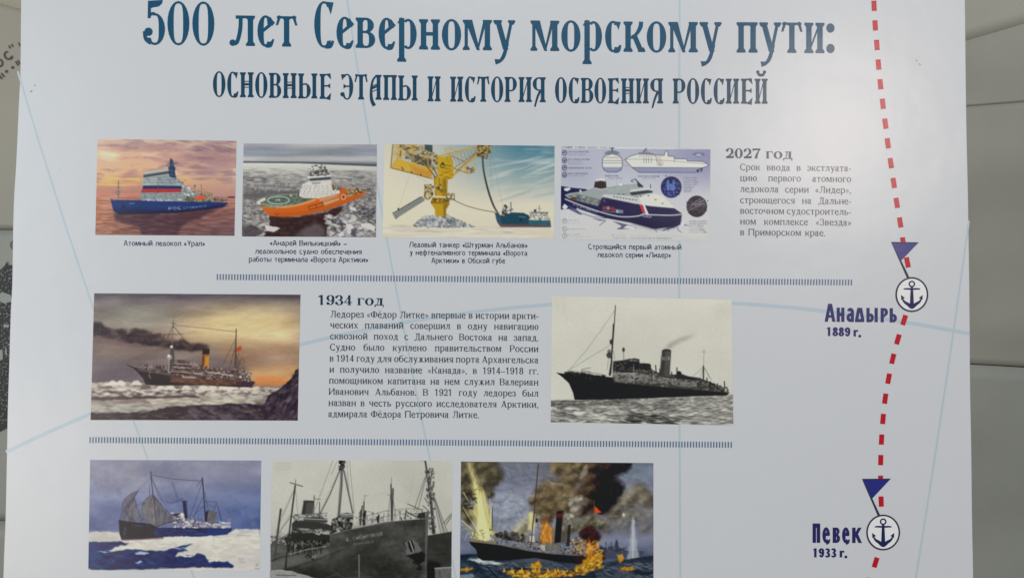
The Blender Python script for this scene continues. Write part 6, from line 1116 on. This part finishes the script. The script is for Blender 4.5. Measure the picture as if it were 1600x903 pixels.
for cx, cy, r in ((1060, 150, 70), (1150, 120, 60), (1190, 110, 40), (1060, 240, 70), (1110, 270, 62), (1080, 340, 66), (1040, 400, 60), (1010, 330, 60), (1130, 300, 36)): billow(cx, cy, r, (26, 20, 22), (58, 44, 40))
p.poly([(920, 110), (890, 130), (880, 190), (860, 220), (900, 205), (930, 170), (925, 120)], (176, 168, 150), .55, rough=12, soft=6); p.poly([(640, 225), (700, 240), (755, 235), (745, 255), (690, 255)], (186, 182, 170), .3, rough=6, soft=4)
for cx, cy, r in ((830, 380, 40), (880, 360, 40), (850, 430, 40), (790, 490, 36), (740, 520, 30), (780, 470, 34), (820, 480, 36)): billow(cx, cy, r, (128, 122, 108), (184, 178, 162), a=.75)
for cx, cy, r in ((920, 520, 50), (980, 510, 50), (1020, 530, 36), (860, 540, 44), (900, 560, 40), (940, 490, 40), (800, 560, 40), (750, 570, 40)): billow(cx, cy, r, (96, 92, 78), (140, 134, 110))
for cx, cy, r in ((460, 560, 50), (510, 520, 46), (480, 610, 40), (540, 480, 40), (420, 590, 30)): billow(cx, cy, r, (150, 144, 122), (188, 180, 146), a=.6)
p.poly([(510, 440), (556, 435), (540, 560), (512, 570)], (196, 188, 136), .6, rough=6, soft=8)
sm = p.mask([(40, 95), (330, 95), (300, 300), (500, 330), (700, 100), (1220, 90), (1390, 260), (1390, 560), (1000, 600), (600, 560), (400, 620), (240, 420), (40, 600)], soft=20); p.shade(p.noise(46, 36, 5), 26, sm); p.shade(p.noise(16, 12, 3), 12, sm)
# explosion
for q, c, a in (([(80, 95), (125, 95), (200, 290), (250, 460), (270, 600), (220, 640), (170, 560), (140, 380)], (186, 176, 116), .5), ([(100, 430), (150, 560), (200, 640), (270, 610), (240, 430), (210, 300), (150, 320), (150, 420)], (206, 196, 128), .6), ([(130, 250), (185, 260), (215, 360), (250, 560), (225, 625), (180, 560), (130, 400)], (196, 186, 114), .5), ([(40, 500), (90, 520), (190, 640), (150, 640)], (150, 140, 90), .6)): p.poly(q, c, a, rough=14, cell=24, soft=7, tex=30, tc=(18, 60))
p.lines([[(100, 100), (150, 320), (200, 600)], [(60, 410), (130, 520), (190, 630)], [(246, 350), (256, 500), (262, 610)], [(200, 290), (240, 500)]], 6, (226, 218, 150), .55); p.lines([[(262, 400), (264, 560)], [(45, 400), (100, 500)]], 8, (60, 56, 44), .7); p.lines([[(42, 570), (80, 555), (150, 600)], [(70, 640), (90, 590), (140, 590)], [(300, 560), (320, 470)], [(290, 590), (350, 540)], [(330, 580), (370, 520)]], 3, (196, 194, 176), .75)
p.poly([(150, 640), (170, 420), (110, 100), (150, 230), (205, 430), (235, 560), (262, 640)], (232, 224, 168), .75, rough=10, cell=20, soft=6); p.lines([[(215, 640), (160, 480), (60, 300)], [(220, 640), (250, 500), (262, 380)], [(205, 640), (200, 460), (180, 300)], [(190, 640), (120, 560), (50, 500)]], 5, (244, 238, 190), .7)
p.poly([(516, 560), (520, 450), (545, 440), (560, 520), (552, 600)], (222, 214, 160), .7, rough=10, cell=18, soft=6)
p.dabs([(100, 560), (300, 560), (290, 650), (120, 650)], 60, 9, 4, [(226, 218, 150), (150, 140, 90), (90, 80, 60)], .8, 1, 1)
p.dabs([(60, 280), (150, 280), (150, 420), (60, 420)], 34, 16, 5, [(40, 38, 36), (66, 60, 50)], .7, .3, 1)
# distant ships and splash
p.poly([(1000, 700), (1060, 700), (1070, 680), (1110, 680), (1120, 640), (1136, 640), (1142, 690), (1200, 712), (1320, 712), (1300, 745), (1180, 760), (1040, 770), (1000, 740)], (74, 78, 96), .95, rough=3, cell=12); p.clutter([(960, 680), (1200, 690), (1190, 715), (970, 712)], 60, 9, 9, [(60, 64, 80), (96, 100, 118), (50, 52, 66)], .8); p.lines([[(1127, 632), (1127, 700)], [(1090, 650), (1090, 700)], [(1052, 650), (1052, 700)], [(1010, 670), (1010, 700)]], 5, (60, 62, 78))
p.poly([(1197, 768), (1215, 700), (1224, 600), (1234, 480), (1240, 460), (1254, 500), (1264, 640), (1272, 700), (1284, 768)], (176, 184, 186), .72, rough=8, cell=16, soft=5); p.line([(1243, 500), (1240, 760)], 9, (206, 210, 204), .5); p.ell(1176, 462, 9, 14, (206, 206, 196), .9, .6); p.line([(1100, 470), (1175, 464)], 3, (170, 172, 170), .5)
# sea
m = p.poly([(30, 735), (160, 735), (400, 780), (700, 790), (1000, 800), (1200, 770), (1400, 740), (1400, 1120), (30, 1120)], (52, 60, 72), 1, rough=6); p.mix(m * np.clip((300 - p.X) / 300, 0, 1), (30, 56, 72), .7); p.shade(p.noise(120, 26, 5), 34, m)
for q in ([(330, 800), (560, 755), (640, 770), (800, 830), (640, 860), (480, 830)], [(980, 850), (1100, 825), (1250, 870), (1390, 900), (1390, 950), (1000, 940)], [(30, 880), (130, 870), (200, 930), (30, 960)], [(1140, 800), (1280, 790), (1390, 800), (1390, 850), (1240, 830)]): p.poly(q, (84, 88, 100), .85, rough=14, cell=50, soft=4)
p.dabs([(40, 800), (1390, 790), (1390, 900), (40, 960)], 520, 24, 4, [(96, 104, 118), (30, 38, 52), (66, 76, 90), (130, 134, 142), (24, 44, 56)], .55, .12, .5); p.dabs([(70, 765), (170, 770), (340, 800), (200, 800)], 60, 22, 5, [(206, 206, 200), (150, 160, 166)], .7, .2, .3); p.poly([(40, 875), (130, 872), (140, 900), (40, 905)], (130, 150, 160), .8, rough=8, soft=3); p.line([(225, 820), (300, 900)], 9, (20, 26, 36), .7)
# hull
p.poly([(100, 645), (150, 650), (300, 668), (520, 712), (700, 735), (880, 750), (940, 742), (1000, 720), (1040, 724), (1046, 770), (960, 790), (860, 800), (740, 790), (560, 760), (380, 776), (200, 780), (165, 760), (150, 700), (116, 670)], (26, 22, 28)); p.poly([(820, 750), (1040, 720), (1044, 770), (940, 795), (840, 800)], (62, 30, 26), .8, soft=8); p.line([(102, 645), (300, 668), (520, 712), (700, 735)], 5, (120, 110, 90), .8)
p.poly([(105, 625), (200, 640), (300, 655), (290, 668), (110, 645)], (130, 122, 90), .8); p.clutter([(240, 610), (300, 590), (520, 640), (520, 708), (300, 665)], 130, 8, 8, [(60, 56, 50), (130, 124, 106), (90, 84, 72), (160, 152, 126), (40, 36, 34)], .6)
p.dabs([(290, 585), (400, 580), (500, 610), (490, 650), (300, 620)], 70, 14, 9, [(44, 42, 40), (60, 58, 56), (90, 86, 78)], .7, .3, 1); p.clutter([(520, 640), (880, 640), (880, 745), (700, 730), (530, 705)], 300, 11, 8, [(160, 152, 132), (70, 64, 56), (112, 104, 86), (44, 38, 36), (180, 172, 148), (90, 78, 62)], .6); p.poly([(635, 660), (730, 665), (730, 722), (640, 712)], (118, 114, 108), .8); p.poly([(520, 610), (556, 605), (558, 650), (525, 650)], (206, 200, 182), .9); p.poly([(598, 670), (630, 672), (630, 708), (600, 700)], (190, 184, 168), .85); p.clutter([(820, 620), (920, 600), (930, 740), (830, 740)], 80, 12, 12, [(176, 160, 120), (80, 60, 50), (196, 176, 130), (110, 80, 50)], .75)
p.poly([(712, 435), (760, 432), (752, 500), (738, 655), (694, 655), (704, 520)], (40, 32, 34)); p.poly([(714, 455), (758, 452), (754, 480), (712, 482)], (120, 44, 38), .8); p.poly([(752, 440), (762, 438), (748, 560), (742, 560)], (84, 76, 66), .8); p.poly([(790, 530), (810, 528), (800, 680), (775, 680)], (50, 46, 46), .9); p.poly([(740, 585), (780, 580), (775, 650), (740, 655)], (90, 86, 76), .9)
p.line([(583, 108), (566, 300), (545, 540), (530, 690)], 7, (84, 60, 46)); p.line([(618, 130), (622, 220), (600, 460)], 2.4, (90, 84, 80), .6); p.lines([[(566, 440), (600, 660)], [(560, 440), (500, 700)]], 2.6, (70, 62, 54), .6); p.ell(572, 500, 9, 16, (60, 46, 40)); p.line([(972, 360), (966, 520)], 5, (110, 84, 60)); p.lines([[(940, 470), (972, 400)], [(985, 470), (972, 400)]], 2.4, (90, 76, 62), .7); p.poly([(974, 400), (1024, 446), (975, 448)], (214, 84, 34))
# fires
for cx, cy, r in ((930, 590, 50), (970, 610, 44), (950, 640, 36), (900, 600, 30)): billow(cx, cy, r, (44, 18, 20), (84, 34, 30))
for q, c in (([(590, 655), (596, 560), (610, 490), (640, 470), (660, 510), (690, 560), (690, 660)], (150, 98, 50)), ([(610, 650), (620, 560), (640, 500), (655, 560), (676, 590), (676, 655)], (196, 138, 60)), ([(920, 740), (925, 660), (940, 620), (960, 700), (990, 660), (1000, 730), (980, 770), (930, 770)], (206, 136, 50)), ([(820, 850), (900, 780), (960, 745), (990, 715), (1044, 735), (1030, 780), (1010, 800), (1050, 820), (980, 840), (900, 870), (840, 870)], (206, 160, 48))): p.poly(q, c, .8, rough=18, cell=20, soft=5, tex=36, tc=(14, 20))
for q in ([(330, 850), (420, 860), (520, 850), (640, 860), (780, 850), (860, 870), (800, 890), (640, 900), (420, 900), (380, 870)], [(510, 820), (560, 800), (590, 780), (610, 830), (560, 840)], [(1130, 740), (1165, 735), (1172, 770), (1155, 800), (1140, 775)], [(1150, 825), (1250, 830), (1220, 850), (1160, 845)], [(40, 835), (130, 825), (130, 845), (40, 852)]): p.poly(q, (206, 150, 44), .85, rough=16, cell=18, soft=3, tex=40, tc=(16, 12))
p.dabs([(340, 850), (860, 850), (1000, 760), (1040, 800), (900, 880), (420, 905)], 330, 13, 5, [(232, 190, 70), (200, 124, 34), (240, 208, 104), (140, 84, 34), (70, 56, 44), (56, 60, 70)], .75, -.2, .8); p.dabs([(600, 500), (680, 540), (680, 650), (600, 650)], 40, 5, 16, [(230, 176, 80), (190, 120, 50)], .6, 0, .3); p.dabs([(880, 640), (1000, 640), (1000, 760), (900, 760)], 70, 6, 12, [(220, 160, 60), (150, 90, 44), (236, 196, 96)], .6, .2, .6)
for x in (345, 400, 470, 545, 590, 650, 720, 560, 700, 850): p.poly([(x - 9, 858), (x, 830 - (x % 17)), (x + 9, 858)], (232, 180, 50), .85, rough=5, cell=10)
p.dabs([(960, 700), (1040, 705), (1040, 730), (960, 735)], 24, 8, 5, [(226, 190, 90), (96, 70, 50)], .8); p.ell(990, 828, 12, 8, (110, 70, 40), .8); p.grain(4)
p.grade(.98, 1.12, 225); p.build([(720.3, 720.6), (1020.8, 723), (1021, 948), (718.2, 946)], 'printed_picture', 'battle painting of a burning steamer under black smoke', board_t, print_m)
